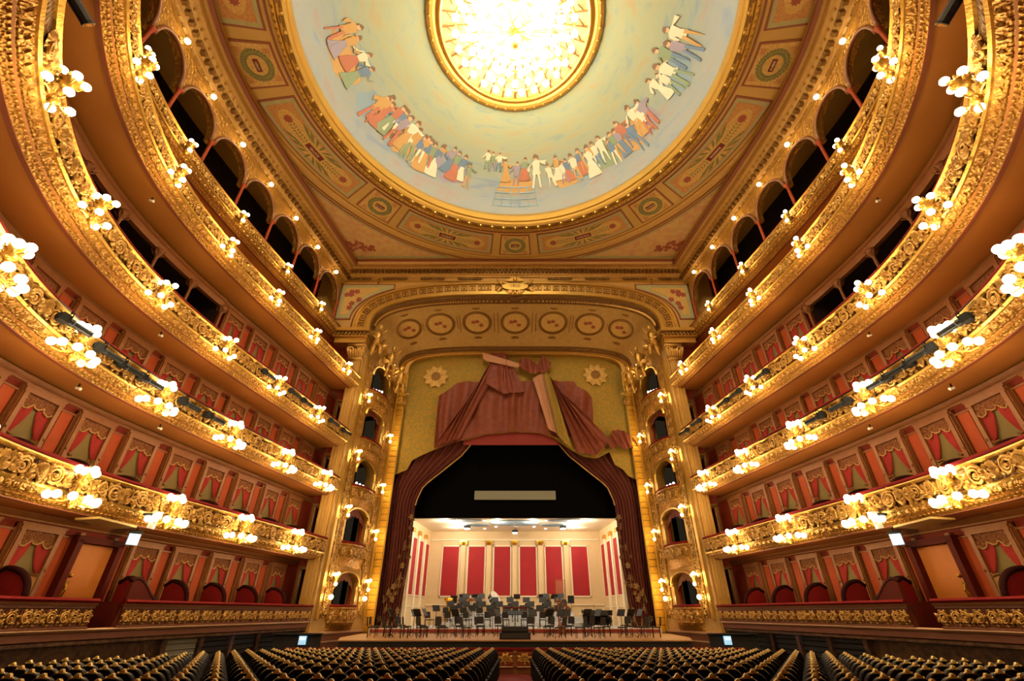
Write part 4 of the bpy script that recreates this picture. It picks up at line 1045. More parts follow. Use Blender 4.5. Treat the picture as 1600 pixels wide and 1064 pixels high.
for s in (1, -1):
    n = 0
    for i, yc in enumerate(BOXY[:7]):
        if i == 5: continue
        for q in (.35, -.35):
            n += 1; y = param(yc + q, -.62)
            e = tag(empty('box_chair', W(y, -.62, -.63, s), RZ(y, s)), 'Red gilt-rimmed chair, %s from the stage, behind the %s ground-floor rail' % (ORD[n], SIDE[s]), 'chair', 'chairs in the ground-floor boxes')
            inst(m_b, 'backrest', e); inst(m_f, 'back_frame', e); inst(m_s, 'seat', e)
            for x in (-.19, .19):
                for z in (-.16, .2): inst(m_l, 'leg', e, (x, z, 0))

# ------------------------------------------------------------------ wall lamps
def globe_mesh(r): mb = MB(); mb.ball((0, 0, 0), r, 10, 7); return mb.mesh('globe', 'globe_light', True)
GL = {r: globe_mesh(r) for r in (.13, .11, .095, .08)}
def lamp_kind(name, up, lo, rl, rg, drop):
    """returns (list of part meshes, globe positions); local +Y into the hall"""
    body = MB(); pos = []
    body.lathe([(.05, -.25), (.16, -.15), (.1, -.05), (.2, .02), (.07, .12), (.03, .3)], 8, (0, .3, 0)); body.tube([(0, -.02, -.1), (0, .15, -.22), (0, .3, -.1)], .05, 6)
    body.lathe([(.03, -drop - .25), (.12, -drop - .15), (.06, -drop), (.05, -.2)], 8, (0, .3, 0))
    for j in range(6): w = j * pi / 3; body.leaf((.06 * cos(w), .3 + .06 * sin(w), -.05), (.24 * cos(w), .3 + .24 * sin(w), .12), .12, .03, (0, 0, 1))
    arms = MB()
    for i in range(up):
        w = 2 * pi * i / up + .4; p = (.21 * cos(w) * (1 if up > 3 else .7), .32 + .21 * sin(w) * (1 if up > 3 else .7), .12 + .07 * (i % 2)); pos.append(p)
        arms.tube([(0, .3, -.05), (p[0] * .7, .3 + (p[1] - .3) * .8, -.06), (p[0], p[1], p[2] - rg)], .018, 4)
    for i in range(lo):
        w = pi * (-.12 + 1.24 * i / max(1, lo - 1)) if lo > 1 else pi / 2
        p = (rl * cos(w), .28 + rl * .62 * sin(w), -drop); pos.append(p)
        arms.tube([(0, .3, -drop + .05), (p[0] * .5, .3 + (p[1] - .3) * .5, -drop - .12), (p[0] * .9, .3 + (p[1] - .3) * .9, -drop - .14), (p[0], p[1], -drop - rg)], .02, 4)
        arms.leaf((p[0] * .5, .3 + (p[1] - .3) * .5, -drop - .1), (p[0] * .75, .3 + (p[1] - .3) * .75, -drop - .02), .08, .03, (0, 0, 1))
    arms.tube([(0, .3, -drop - .05), (0, .3, .02)], .02, 4)
    return body.mesh('bracket', 'gold_bright', True), arms.mesh('arms', 'gold_bright'), pos, rg, drop
LK = {'E': lamp_kind('E', 6, 7, .7, .11, .62), 'D': lamp_kind('D', 6, 7, .68, .11, .62), 'C': lamp_kind('C', 4, 4, .46, .095, .5), 'B': lamp_kind('B', 3, 3, .32, .095, .42), 'A': lamp_kind('A', 3, 1, .2, .095, .35)}
LY = {'E': [24.7, 20.7, 16.8, 13.1, 9.4], 'D': [26.2, 22.3, 18.4, 14.5, 10.7, 7.2], 'C': [24.0, 20.2, 16.5, 12.65, 8.7, 5.2], 'B': [26.0, 22.0, 18.3, 14.6, 10.75, 6.9, 4.2], 'A': [24.7, 20.8, 16.7, 12.5, 8.6]}
LZ = {'E': -.32, 'D': -.42, 'C': -.4, 'B': -.38, 'A': -.4}
LCNT = {'E': 'Large thirteen-globe', 'D': 'Large thirteen-globe', 'C': 'Eight-globe', 'B': 'Six-globe', 'A': 'Small four-globe'}
for t in 'EDCBA':
    b_, a_, pos, rg, _d = LK[t]
    for s in (1, -1):
        for i, y0 in enumerate(LY[t]):
            y = param(y0, OFF[t] + .1) if t == 'A' else y0
            e = tag(empty('wall_lamp', W(y, OFF[t] + .06, RAIL[t] + LZ[t], s), RZ(y, s)), '%s gilt lamp on the %s %s, %s from the stage' % (LCNT[t], SIDE[s], TIERNAME[t], ORD[i + 1]), 'lamp', 'lit lamps on the %s' % TIERNAME[t])
            inst(b_, 'bracket', e); inst(a_, 'arms', e)
            for p in pos: inst(GL[rg], 'globe', e, p)
            plight('lamp_light', e, (0, .75, -.1), LAMP_POWER[t] * .45, r=.12); plight('lamp_light', e, (0, .6, -LK[t][4] - .5), LAMP_POWER[t] * 1.05, r=.12)
# single globes over the arches of the top gallery
mb = MB(); mb.lathe([(.12, 0), (.1, .06), (.04, .12), (.05, .2)], 8, (0, 0, 0), Matrix.Rotation(-pi / 2, 3, 'X'))
for j in range(6): w = j * pi / 3; mb.leaf((0, .04, 0), (.2 * cos(w), .05, .2 * sin(w)), .1, .04, (0, 1, 0))
br = mb.mesh('bracket', 'gold_bright')
for s in (1, -1):
    for i, yc in enumerate(AY):
        y = param(yc, AD); e = tag(empty('arcade_lamp', W(y, AD + .02, 22.0, s), RZ(y, s)), 'Single globe lamp above the %s top-gallery arch from the stage, %s side' % (ORD[i + 1], SIDE[s]), 'lamp', 'globes over the gallery arches')
        inst(br, 'bracket', e); inst(GL[.13], 'globe', e, (0, .28, 0)); plight('lamp_light', e, (0, .55, -.05), LAMP_POWER['arch'], r=.12)
# lamps on the stage towers
for s in (1, -1):
    k = 0
    for a, z, lab in ((1.04, 13.1, 'upper hall-side pier'), (4.87, 11.4, 'jamb pier beside the painted valance'), (1.04, 9.0, 'hall-side pier at second-balcony height'), (4.87, 7.7, 'jamb pier at second-balcony height'), (1.04, 5.5, 'hall-side pier at first-balcony height'), (4.87, 4.6, 'jamb pier above the first balcony'), (1.04, 1.75, 'hall-side pier at ground-floor height'), (4.87, 1.6, 'jamb pier at ground-floor height'), (3.6, 16.75, 'cove below the sculpture group')):
        q = T0 + TU * a + TN * .05; e = tag(empty('tower_lamp', (s * q.x, q.y, z + H), atan2(TN.y, s * TN.x) - pi / 2), 'Clustered gilt lamp on the %s, %s side of the stage' % (lab, SIDE[s]), 'lamp', 'lamps on the stage towers')
        inst(LK['A'][0], 'bracket', e); inst(LK['A'][1], 'arms', e)
        for p in LK['A'][2]: inst(GL[.095], 'globe', e, p)
        plight('lamp_light', e, (0, .6, -.1), LAMP_POWER['tower'], r=.15)
    for a in (1.04, 4.87):
        q = T0 + TU * a + TN * .05; e = tag(empty('tower_lamp', (s * q.x, q.y, .75 + H), atan2(TN.y, s * TN.x) - pi / 2), 'Single low globe lamp on the %s pier, ground-floor stage box, %s side' % ('hall-side' if a < 2 else 'jamb', SIDE[s]), 'lamp', 'lamps on the stage towers')
        inst(br, 'bracket', e); inst(GL[.13], 'globe', e, (0, .26, 0)); plight('lamp_light', e, (0, .5, 0), 12, r=.12)

# ------------------------------------------------------------------ great chandelier
ch = tag(empty('chandelier', (0, DC + .1, CZ + 3.2)), 'Huge round gilt chandelier of glowing globes hanging in the middle of the dome', 'chandelier')
mb = MB(); mb.tube([(0, 0, 1.6), (0, 0, -.6)], .12, 8); mb.lathe([(.05, -1.25), (.3, -1.1), (.5, -.8), (.35, -.5), (.15, -.3)], 16); mb.build('stem', 'gold_bright', ch, True)
gm = MB(); gm.ball((0, 0, 0), .2, 10, 7); gm = gm.mesh('globe', 'chandelier_light', True)
for r, z, n in ((3.35, .35, 26), (2.6, .05, 20), (1.8, -.35, 14), (1.0, -.7, 9)):
    mb = MB(); mb.tube([(r * cos(2 * pi * j / 40), r * sin(2 * pi * j / 40), z + .1) for j in range(41)], .07, 6, False)
    for j in range(n // 2): w = 4 * pi * j / n; mb.tube([(r * cos(w), r * sin(w), z + .1), (r * .6 * cos(w), r * .6 * sin(w), z + .35), (.1 * cos(w), .1 * sin(w), .5)], .035, 5)
    mb.build('tier_ring', 'gold_bright', ch)
    for j in range(n): w = 2 * pi * j / n; inst(gm, 'globe', ch, (r * cos(w), r * sin(w), z - .12))
    if r > 1.5:
        for j in range(n // 2): w = 2 * pi * (j + .25) / (n // 2); inst(gm, 'globe', ch, ((r - .35) * cos(w), (r - .35) * sin(w), z + .22))
for j in range(5): inst(gm, 'globe', ch, (.42 * cos(j * 1.257), .42 * sin(j * 1.257), -1.12))
for j in range(6): w = j * pi / 3; plight('chandelier_lamp', ch, (2.4 * cos(w), 2.4 * sin(w), -1.5), LAMP_POWER['chandelier'], (1., .84, .56), .2)

# ------------------------------------------------------------------ stage
ZP, ZS2 = -1.12, -.87                                # pit cover and stage floor, relative to the eye
mb = MB(); mb.prism([(-8.4, 25.5), (8.4, 25.5), (9.2, 28.3), (9.6, 33.6), (-9.6, 33.6), (-9.2, 28.3)], -.05, lambda x, y, c: (x, y, ZP + H + c))
st = struct(mb.build('stage_apron', 'stage_wood')); st['label'] = 'pale wooden apron floor in front of the curtain line'
mb = MB(); mb.prism([(-8.35, 25.55), (8.35, 25.55), (9.1, 28.3), (9.5, 33.5), (-9.5, 33.5), (-9.1, 28.3)], 1.24, lambda x, y, c: (x, y, c - .06)); mb.build('apron_fascia', 'stage_black', st)
mb = MB(); mb.box((0, 42, ZS2 + H - .15), (18.4, 17, .3)); sf = struct(mb.build('floor_stage', 'riser_white'))
mb = MB(); mb.box((0, 33.47, ZS2 + H - .1), (18.2, .06, .2)); mb.build('step_edge', 'stage_red', sf)
mb = MB(); mb.box((0, 33.44, ZS2 + H - .02), (18.2, .05, .04)); mb.build('step_nosing', 'pale_line', sf)
for i, (y0, y1, z) in enumerate(((36.6, 38.6, -.6), (38.6, 40.4, -.3), (40.4, 42.6, 0.))):
    mb = MB(); mb.box((0, (y0 + y1) / 2, (ZS2 + z) / 2 + H + .002), (10.6 - i * .8, y1 - y0 - .01, z - ZS2)); r_ = mb.build('riser', 'riser_white')
    tag(r_, '%s white platform riser of the orchestra, %s' % (('Lowest', 'Middle', 'Highest')[i], ('just behind the front desks', 'carrying the wind desks', 'against the shell back wall')[i]), 'platform', 'orchestra risers')
# pit barrier with carved panels
bz = fz(24.8)
pb = tag(empty('pit_barrier', (0, 24.8, bz)), 'Low mahogany barrier with carved panels and red padded rail before the stage', 'barrier')
mb = MB(); mb.box((0, 0, .46), (21, .12, .92)); mb.build('body', 'wood_rail', pb)
mb = MB(); mb.box((0, 0, .94), (21, .24, .08)); mb.build('rail', 'velvet_rail', pb)
mb = MB(); mb.box((0, -.08, .28), (21, .06, .05)); mb.build('moulding', 'pale_line', pb)
mb = MB(); hh = .2
mb.box((0, -.07, hh), (1.06, .05, .05)); mb.box((0, -.07, -hh), (1.06, .05, .05)); mb.box((-.52, -.07, 0), (.05, .05, .44)); mb.box((.52, -.07, 0), (.05, .05, .44)); mp = mb.mesh('carved_panel', 'orange_panel')
mb = MB(); mb.box((0, -.08, .46), (.16, .06, .9)); mb.box((0, -.1, .8), (.2, .08, .06)); mb.box((0, -.1, .3), (.2, .08, .06)); mpl = mb.mesh('pilaster', 'mould_brown')
for i in range(-7, 8):
    if i: 
        o = inst(mp, 'carved_panel', pb, ((i - (.5 if i > 0 else -.5)) * 1.36, 0, .58))
        for q in (-.24, .24): inst(SCR[1 if q > 0 else -1], 'scroll', o, (q, -.06, 0), (0, 0, pi), (.8, .8, .72))
    inst(mpl, 'pilaster', pb, (i * 1.36, 0, 0))
# dark side screens between apron and towers
for s in (1, -1):
    mb = MB(); mb.box((s * 10.2, 25.2, .75), (2.2, .1, 1.5)); mb.box((s * 10.2, 25.13, 1.5), (2.3, .2, .06)); sd = mb.build('side_screen', 'stage_black')
    tag(sd, 'Dark low screen at the %s end of the stage apron' % SIDE[s], 'screen')
    mb = MB(); mb.box((s * 9.9, 25.08, 1.25), (.34, .06, .34)); ex = mb.build('exit_sign', 'exit_glow'); tag(ex, 'Small glowing cyan exit sign low beside the %s end of the stage' % SIDE[s], 'exit sign')
    mb = MB(); mb.box((s * 9.9, 25.04, 1.31), (.24, .02, .1)); mb.build('pictogram', 'exit_white', ex)

# ------------------------------------------------------------------ painted valance and velvet curtains
FP = 700.; SN, CS = sin(radians(31.26)), cos(radians(31.26))
def pix(u, v, Y):
    """place in the plane at depth Y for a measured picture point: x and Z above the eye"""
    x, y = (u - 805) / FP, (532 - v) / FP; d = CS - SN * y; return Y * x / d, Y * (SN + CS * y) / d
def c5(p, Y=34.45): return pix(480 + p[0] * .4, 380 + p[1] * .4, Y)
va = tag(empty('painted_valance', (0, 34.45, 19.3 + H)), 'Wide gold painted stage valance with a knotted red drapery motif', 'valance'); vi = Matrix.Translation((0, -34.45, -19.3 - H))
def vpart(nm, mb, m, par=None, smooth=False):
    o = mb.build(nm, m, par or va, smooth); 
    if par is None: o.matrix_parent_inverse = vi
    return o
low = [(345, 905), (400, 880), (405, 850), (440, 832), (500, 806), (540, 790), (600, 772), (640, 765), (700, 748), (810, 738), (900, 742), (960, 758), (1000, 790), (1080, 835), (1130, 842), (1183, 815), (1190, 858), (1235, 885), (1240, 900), (1285, 925)]
mb = MB(); lw = [c5(p) for p in low]; top = 19.4; rows = []
X = [-9.2 + 18.4 * i / 60 for i in range(61)]
def lowz(x):
    if x <= lw[0][0]: return lw[0][1]
    for (x0, z0), (x1, z1) in zip(lw, lw[1:]):
        if x0 <= x <= x1: return z0 + (z1 - z0) * (x - x0) / max(1e-6, x1 - x0)
    return lw[-1][1]
for x in X:
    z1 = lowz(x); rows.append([(x, 34.45 + .04 * sin(x * 3) * k / 8, top + (z1 - top) * k / 8 + H) for k in range(9)])
mb.grid(rows); vpart('gold_cloth', mb, 'valance_gold', None, True)
def drape(nm, poly_top, poly_bot, m, n=24, k=10, fold=.12, freq=5, off=.12):
    """surface between two polylines given in the picture, with folds running from one to the other"""
    def along(pl, f):
        L_ = [0]
        for a, b in zip(pl, pl[1:]): L_.append(L_[-1] + math.hypot(b[0] - a[0], b[1] - a[1]))
        q = f * L_[-1]
        for i in range(len(pl) - 1):
            if q <= L_[i + 1] + 1e-9:
                g = (q - L_[i]) / max(1e-9, L_[i + 1] - L_[i]); return pl[i][0] + (pl[i + 1][0] - pl[i][0]) * g, pl[i][1] + (pl[i + 1][1] - pl[i][1]) * g
        return pl[-1]
    mb = MB(); rows = []
    for i in range(n + 1):
        f = i / n; a, b = along(poly_top, f), along(poly_bot, f); r_ = []
        for j in range(k + 1):
            g = j / k; x, z = c5((a[0] + (b[0] - a[0]) * g, a[1] + (b[1] - a[1]) * g))
            r_.append((x, 34.42 - off - 2.2 * fold * (.5 + .5 * sin(f * freq * 6.283 + 2.0 * sin(f * 9 + 1) + .9 * sin(g * 3))) * (.35 + .65 * sin(f * 13 + freq) ** 2) * (.35 + .65 * sin(pi * (.1 + .85 * g))), z + H))
        rows.append(r_)
    mb.grid(rows); return vpart(nm, mb, m, None, True)
drape('red_ground', [(518, 603), (530, 588), (560, 572), (582, 548), (640, 543), (800, 540), (1045, 542), (1055, 560), (1100, 590), (1112, 605)], [(498, 805), (560, 785), (640, 763), (700, 747), (810, 737), (900, 742), (960, 757), (1010, 760), (1070, 750), (1118, 745)], 'valance_red', 72, 14, .22, 11, .03)
drape('left_swag', [(690, 545), (720, 470), (760, 478)], [(500, 800), (540, 788), (600, 768)], 'valance_red', 30, 12, .26, 4, .34)
drape('knot_drape', [(722, 432), (760, 432), (795, 470)], [(700, 560), (770, 600), (850, 590)], 'valance_red', 20, 8, .24, 3, .5)
drape('right_swag', [(930, 500), (945, 530), (960, 560)], [(1050, 820), (1120, 838), (1185, 780)], 'valance_red', 34, 14, .28, 4, .36)
drape('pale_lining', [(880, 540), (905, 525), (930, 520)], [(940, 735), (960, 745), (985, 760)], 'valance_pink', 16, 10, .16, 3, .5)
drape('gold_band', [(922, 530), (934, 520), (945, 530)], [(975, 760), (1000, 790), (1030, 808)], 'valance_gold', 10, 10, .12, 1, .62)
drape('knot_loop', [(825, 475), (850, 458), (900, 490), (920, 455), (950, 480)], [(830, 500), (870, 525), (905, 520), (935, 520), (950, 490)], 'valance_red', 24, 6, .24, 4, .62)
drape('sash', [(688, 446), (690, 470), (705, 478)], [(835, 490), (826, 503), (800, 500)], 'valance_pink', 6, 10, .08, 1, .75)
drape('tail_bunch', [(1165, 790), (1190, 740), (1220, 738), (1262, 760)], [(1180, 815), (1200, 800), (1240, 812), (1290, 805)], 'valance_red', 24, 6, .28, 4, .4)
for (u, v) in ((505, 525), (1125, 518)):
    x, z = c5((u, v)); mb = MB(); c0 = Vector((x, 34.3, z + H))
    for j in range(10): w = j * .628; mb.leaf(c0, c0 + Vector((1.1 * cos(w), 0, 1.1 * sin(w))), .62, .12, (0, -1, 0))
    ro = vpart('woven_rosette', mb, 'ochre_field')
    mb = MB(); mb.ball((x, 34.2, z + H), .42, 10, 5, (1, .2, 1)); mb.build('rosette_heart', 'gold_dark', ro)
mb = MB(); rows = []
for i in range(25):
    f = i / 24; u = 610 + 380 * f; a = c5((u, 770 - 36 * sin(pi * f) ** .8)); b = c5((u, 786)); rows.append([(a[0], 34.6, a[1] + .15 + H), (b[0], 34.6, b[1] + H)])
mb.grid(rows); vpart('under_pelmet', mb, 'valance_under')
for s in (1, -1):
    e = tag(empty('stage_curtain', (s * 9.0, 35, ZS2 + H)), 'Dark red velvet stage curtain drawn up to the %s, embroidered at its foot' % SIDE[s], 'curtain'); ci = Matrix.Translation(-Vector(e.location))
    inner = [(748, 680), (722, 712), (690, 738), (662, 760), (650, 785), (646, 815), (642, 860), (634, 905), (628, 940), (620, 984)]
    outer = [(612, 680), (611, 712), (610, 740), (607, 765), (604, 790), (602, 815), (598, 860), (594, 905), (590, 940), (585, 984)]
    mb = MB(); rows = []; K = 26
    for k in range(K + 1):
        g = k / K * (len(inner) - 1); i = min(int(g), len(inner) - 2); f = g - i
        a = pix(outer[i][0] + (outer[i + 1][0] - outer[i][0]) * f, outer[i][1] + (outer[i + 1][1] - outer[i][1]) * f, 35.)
        b = pix(inner[i][0] + (inner[i + 1][0] - inner[i][0]) * f, inner[i][1] + (inner[i + 1][1] - inner[i][1]) * f, 35.)
        rows.append([(-s * (a[0] + (b[0] - a[0]) * j / 44), 35.05 + .16 * sin(j * 1.35 + .4 * sin(k * .3)) - .12 * sin(pi * k / K), a[1] + (b[1] - a[1]) * j / 44 + H) for j in range(45)])
    mb.grid(rows); o = mb.build('velvet', 'curtain_velvet', e, True); o.matrix_parent_inverse = ci
    mb = MB(); mb.tube([(r[-1][0], r[-1][1] - .05, r[-1][2]) for r in rows[:13]], .05, 6); o = mb.build('fringe', 'pelmet_fringe', e); o.matrix_parent_inverse = ci
    random.seed(4); mb = MB()
    for j in range(90):
        k = random.randint(14, K); col = random.randint(2, 44)
        if col < 44 - (k - 13) * 3.2: continue
        p = Vector(rows[k][col]) + Vector((0, -.05, random.uniform(-.1, .1))); w0 = random.random() * 6; rr = random.uniform(.13, .26)
        for q in range(5): w = w0 + q * 1.257; mb.leaf(p, p + Vector((rr * .8 * cos(w), 0, rr * sin(w))), rr * .6, .04, (0, -1, 0))
        if j % 2: mb.leaf(p, p + Vector((random.uniform(-.1, .1), 0, .4)), .1, .03, (0, -1, 0))
    o = mb.build('floral_embroidery', 'embroidery', e); o.matrix_parent_inverse = ci
# black masking over the shell and the surtitle screen
mb = MB(); mb.box((0, 36.2, 10.4 + H), (23, .1, 8.5)); mk = mb.build('black_border', 'black_cloth'); tag(mk, 'Black masking cloth hanging above the orchestra shell', 'masking')
for s in (1, -1):
    mb = MB(); mb.box((s * 10.3, 36.2, 2.6 + H), (3.9, .1, 7.1)); mk = mb.build('side_masking', 'black_cloth'); tag(mk, 'Black masking leg behind the %s stage curtain' % SIDE[s], 'masking')
mb = MB(); mb.box((0, 36.0, 7.78 + H), (6.3, .08, .66)); sr = mb.build('surtitle_screen', 'grey_screen'); mb = MB(); mb.tube([(-2.9, 36.1, 8.1 + H), (-2.9, 36.1, 14.5 + H)], .012, 4); mb.tube([(-2.9, 36.1, 8.0 + H), (2.9, 36.1, 8.0 + H)], .02, 4); mb.tube([(2.9, 36.1, 8.1 + H), (2.9, 36.1, 14.5 + H)], .012, 4); mb.build('hanger', 'metal_black', sr); tag(sr, 'Long narrow grey surtitle screen hanging against the black cloth', 'screen')

# ------------------------------------------------------------------ orchestra shell
SB, SF = 43.2, 36.7
sh = tag(empty('orchestra_shell', (0, SB, ZS2 + H)), 'Cream orchestra shell with tall red panels and gilt capitals', 'orchestra shell'); si = Matrix.Translation(-Vector(sh.location))
def sp(nm, mb, m, par=None, smooth=False):
    o = mb.build(nm, m, par or sh, smooth)
    if par is None: o.matrix_parent_inverse = si
    return o
XB, XF, ZT0, ZT1 = 7.45, 7.95, 6.2, 6.2
mb = MB(); mb.box((0, SB + .1, (ZS2 + 6.3) / 2 + H), (15.4, .2, 6.3 - ZS2)); bw = sp('back_wall', mb, 'shell_cream')
for s in (1, -1):
    d = Vector((s * (XF - XB), SF - SB)); a = Vector((s * XB, SB)); n = Vector((-d.y, d.x)).normalized() * (1 if s < 0 else -1)
    if n.x * s > 0: n = -n
    F = lambda f, z, c: (a.x + d.x * f + n.x * c, a.y + d.y * f + n.y * c, z + H)
    def sbx(mb, f0, f1, z0, z1, c0, c1):
        vs = [F(f, z, c) for f in (f0, f1) for z in (z0, z1) for c in (c0, c1)]; mb.add(vs, [(0, 1, 3, 2), (4, 6, 7, 5), (0, 4, 5, 1), (2, 3, 7, 6), (0, 2, 6, 4), (1, 5, 7, 3)])
    mb = MB(); sbx(mb, 0, 1, ZS2, 6.25, -.15, 0); sw = sp('side_wall', mb, 'shell_cream')
    for f0 in (.1, .4, .7):
        mb = MB(); sbx(mb, f0, f0 + .17, 1.15, 5.0, 0, .03); sp('side_panel', mb, 'shell_red', sw).matrix_parent_inverse = Matrix.Identity(4)
        mb = MB(); sbx(mb, f0 - .02, f0, 1.1, 5.05, 0, .06); sbx(mb, f0 + .17, f0 + .19, 1.1, 5.05, 0, .06); sbx(mb, f0 - .02, f0 + .19, 5.0, 5.06, 0, .06); sbx(mb, f0 - .02, f0 + .19, 1.09, 1.15, 0, .06); sp('panel_frame', mb, 'shell_white', sw)
        mb = MB(); sbx(mb, f0 + .2, f0 + .27, ZS2, 5.3, 0, .12); sp('side_pilaster', mb, 'shell_white', sw)
        mb = MB(); sbx(mb, f0 + .19, f0 + .28, 5.3, 5.6, 0, .2); sp('side_capital', mb, 'brass', sw)
    mb = MB(); sbx(mb, 0, 1, .35, .42, 0, .05); sp('dado_rail', mb, 'shell_white', sw)
PX = [(-5.95, -4.35), (-3.73, -2.29), (-1.48, -.08)]
PX = [(-6.2 + i * 2.24 + .1, -6.2 + i * 2.24 + 1.5) for i in range(6)]
off = -(PX[0][0] + PX[-1][1]) / 2; PX = [(a + off, b + off) for a, b in PX]
for i, (x0, x1) in enumerate(PX):
    xc, w = (x0 + x1) / 2, x1 - x0
    mb = MB(); mb.box((xc, SB - .02, 3.08 + H), (w, .04, 3.75)); sp('red_panel', mb, 'shell_red', bw)
    mb = MB()
    for q in (x0 - .05, x1 + .05): mb.box((q, SB - .04, 3.08 + H), (.1, .08, 3.95))
    for q in (1.15, 5.01): mb.box((xc, SB - .04, q + H), (w + .2, .08, .1))
    sp('panel_frame', mb, 'shell_white', bw)
    if i < 5:
        xm = x1 + .37
        mb = MB(); mb.box((xm, SB - .12, 2.2 + H), (.4, .24, 6.1)); mb.box((xm, SB - .15, -.6 + H), (.5, .3, .5)); pl = sp('pilaster', mb, 'shell_cream', bw)
        mb = MB(); mb.box((xm, SB - .17, 5.38 + H), (.62, .34, .12))
        for q in (-1, 1): mb.tube([(xm + q * (.2 + .09 * cos(w_)), SB - .3, 5.22 + .09 * sin(w_) + H) for w_ in [j * .9 for j in range(8)]], .04, 5)
        for q in range(5): mb.leaf((xm + (q - 2) * .08, SB - .25, 5.02 + H), (xm + (q - 2) * .12, SB - .36, 5.32 + H), .12, .05, (0, -1, 0))
        sp('capital', mb, 'brass', pl)
mb = MB(); mb.box((0, SB - .06, 5.5 + H), (14.8, .12, .1)); mb.box((0, SB - .05, .55 + H), (14.8, .1, .08)); sp('cornice', mb, 'shell_white', bw)
mb = MB(); mb.prism([(-XF, SF), (XF, SF), (XB, SB + .1), (-XB, SB + .1)], .1, lambda x, y, c: (x, y, 6.2 + c + H)); sce = sp('shell_ceiling', mb, 'shell_white')
for x, y, a_, b_ in ((0, 38.6, 2.0, 1.3), (-3.3, 39.6, 1.2, .7), (3.3, 39.6, 1.2, .7), (-4.2, 37.4, 1.6, .6), (4.2, 37.4, 1.6, .6)):
    mb = MB(); mb.prism([(x + a_ * cos(2 * pi * j / 24), y + b_ * sin(2 * pi * j / 24)) for j in range(24)], -.05, lambda q, w, c: (q, w, 6.2 + c + H)); sp('painted_oval', mb, 'sky_disc', sce)
for i, (x, y) in enumerate(((-3.9, 39.2), (3.9, 39.2), (0, 41.4))):
    e = tag(empty('projector', (x, y, 5.95 + H)), 'Boxy ceiling projector under the orchestra shell roof, %s' % ('left of centre', 'right of centre', 'nearest the back wall')[i], 'projector', 'units under the shell ceiling')
    mb = MB(); mb.box((0, 0, 0), (.5, .4, .2)); mb.tube([(0, 0, .1), (0, 0, .25)], .04, 6); mb.build('housing', 'lamp_body', e)
    mb = MB(); mb.box((0, -.05, -.13), (.4, .3, .06)); mb.build('lens', 'down_light', e)
DL = [(-5.4, 37.5), (-2.4, 37.3), (2.4, 37.3), (5.4, 37.5), (-4.6, 39.0), (-1.6, 40.2), (1.6, 40.2), (4.6, 39.0), (-5.0, 40.8), (-2.6, 41.2), (2.6, 41.2), (5.0, 40.8), (-1.4, 38.0), (1.4, 38.0)]
DLN = ['front row far left', 'front row left of centre', 'front row right of centre', 'front row far right', 'middle row far left', 'middle row left of centre', 'middle row right of centre', 'middle row far right', 'back row far left', 'back row left of centre', 'back row right of centre', 'back row far right', 'beside the big oval, left', 'beside the big oval, right']
for i, (x, y) in enumerate(DL):
    e = tag(empty('downlight', (x, y, 6.19 + H)), 'Small round downlight in the shell ceiling, %s' % DLN[i], 'downlight', 'shell ceiling downlights')
    mb = MB(); mb.lathe([(.14, 0), (.14, -.05), (.11, -.05)], 10); mb.build('rim', 'shell_white', e)
    mb = MB(); mb.lathe([(.11, -.045), (.09, -.07), (.02, -.08)], 10); mb.build('lens', 'down_light', e)
    if i in (0, 3, 4, 7, 8, 11, 12, 13): plight('downlight_lamp', e, (0, 0, -.3), LAMP_POWER['stage'] * (1.5 if i in (0, 3) else 1), (1., .86, .66), .15)

# ------------------------------------------------------------------ orchestra chairs, stands and instruments
def chair_meshes():
    m = []
    mb = MB(); mb.box((0, 0, .46), (.44, .42, .05)); m.append(('seat', mb.mesh('seat', 'chair_pad'), (0, 0, 0)))
    mb = MB(); mb.prism([(-.21, .55), (.21, .55), (.21, .84), (.17, .92), (-.17, .92), (-.21, .84)], .05, lambda a, b, c: (a, -.22 - c - (b - .5) * .12, b)); m.append(('backrest', mb.mesh('backrest', 'chair_pad'), (0, 0, 0)))
    mb = MB()
    for x in (-.2, .2): mb.tube([(x, -.2, .44), (x, -.24, .6), (x, -.27, .84)], .014, 5)
    m.append(('back_frame', mb.mesh('back_frame', 'metal_black'), (0, 0, 0)))
    mb = MB(); mb.tube([(0, 0, 0), (0, 0, .44)], .016, 5); lg = mb.mesh('leg', 'metal_black')
    for x in (-.19, .19):
        for y in (-.18, .18): m.append(('leg', lg, (x, y, 0)))
    return m
CHM = chair_meshes()
def stand_meshes():
    mb = MB(); R = Matrix.Rotation(radians(-28), 3, 'X'); mb.box((0, .04, 1.12), (.52, .02, .36), R); mb.box((0, .0, .96), (.52, .08, .015), R); a = mb.mesh('desk', 'chair_black')
    mb = MB(); mb.tube([(0, 0, .05), (0, 0, 1.05)], .016, 5); b = mb.mesh('pole', 'metal_black')
    mb = MB()
    for j in range(3): w = j * 2.094 + .5; mb.tube([(0, 0, .22), (.26 * cos(w), .26 * sin(w), .012)], .012, 5)
    return [('desk', a, (0, 0, 0)), ('pole', b, (0, 0, 0)), ('tripod', mb.mesh('tripod', 'metal_black'), (0, 0, 0))]
STM = stand_meshes()
def put(ms, name, x, y, z, rz, label, cat, group):
    e = tag(empty(name, (x, y, z + H), rz), label, cat, group)
    for nm, me, l in ms: inst(me, nm, e, l)
    return e
def riserz(x, y):
    if y < 33.5: return ZP
    z = ZS2
    for i, (y0, zz) in enumerate(((36.6, -.6), (38.6, -.3), (40.4, 0.))):
        if y > y0 and abs(x) < 5.3 - i * .4: z = zz + .002
    return z
random.seed(31); used = []
def face(x, y): return atan2(27.3 - y, 0 - x) - pi / 2           # towards the podium
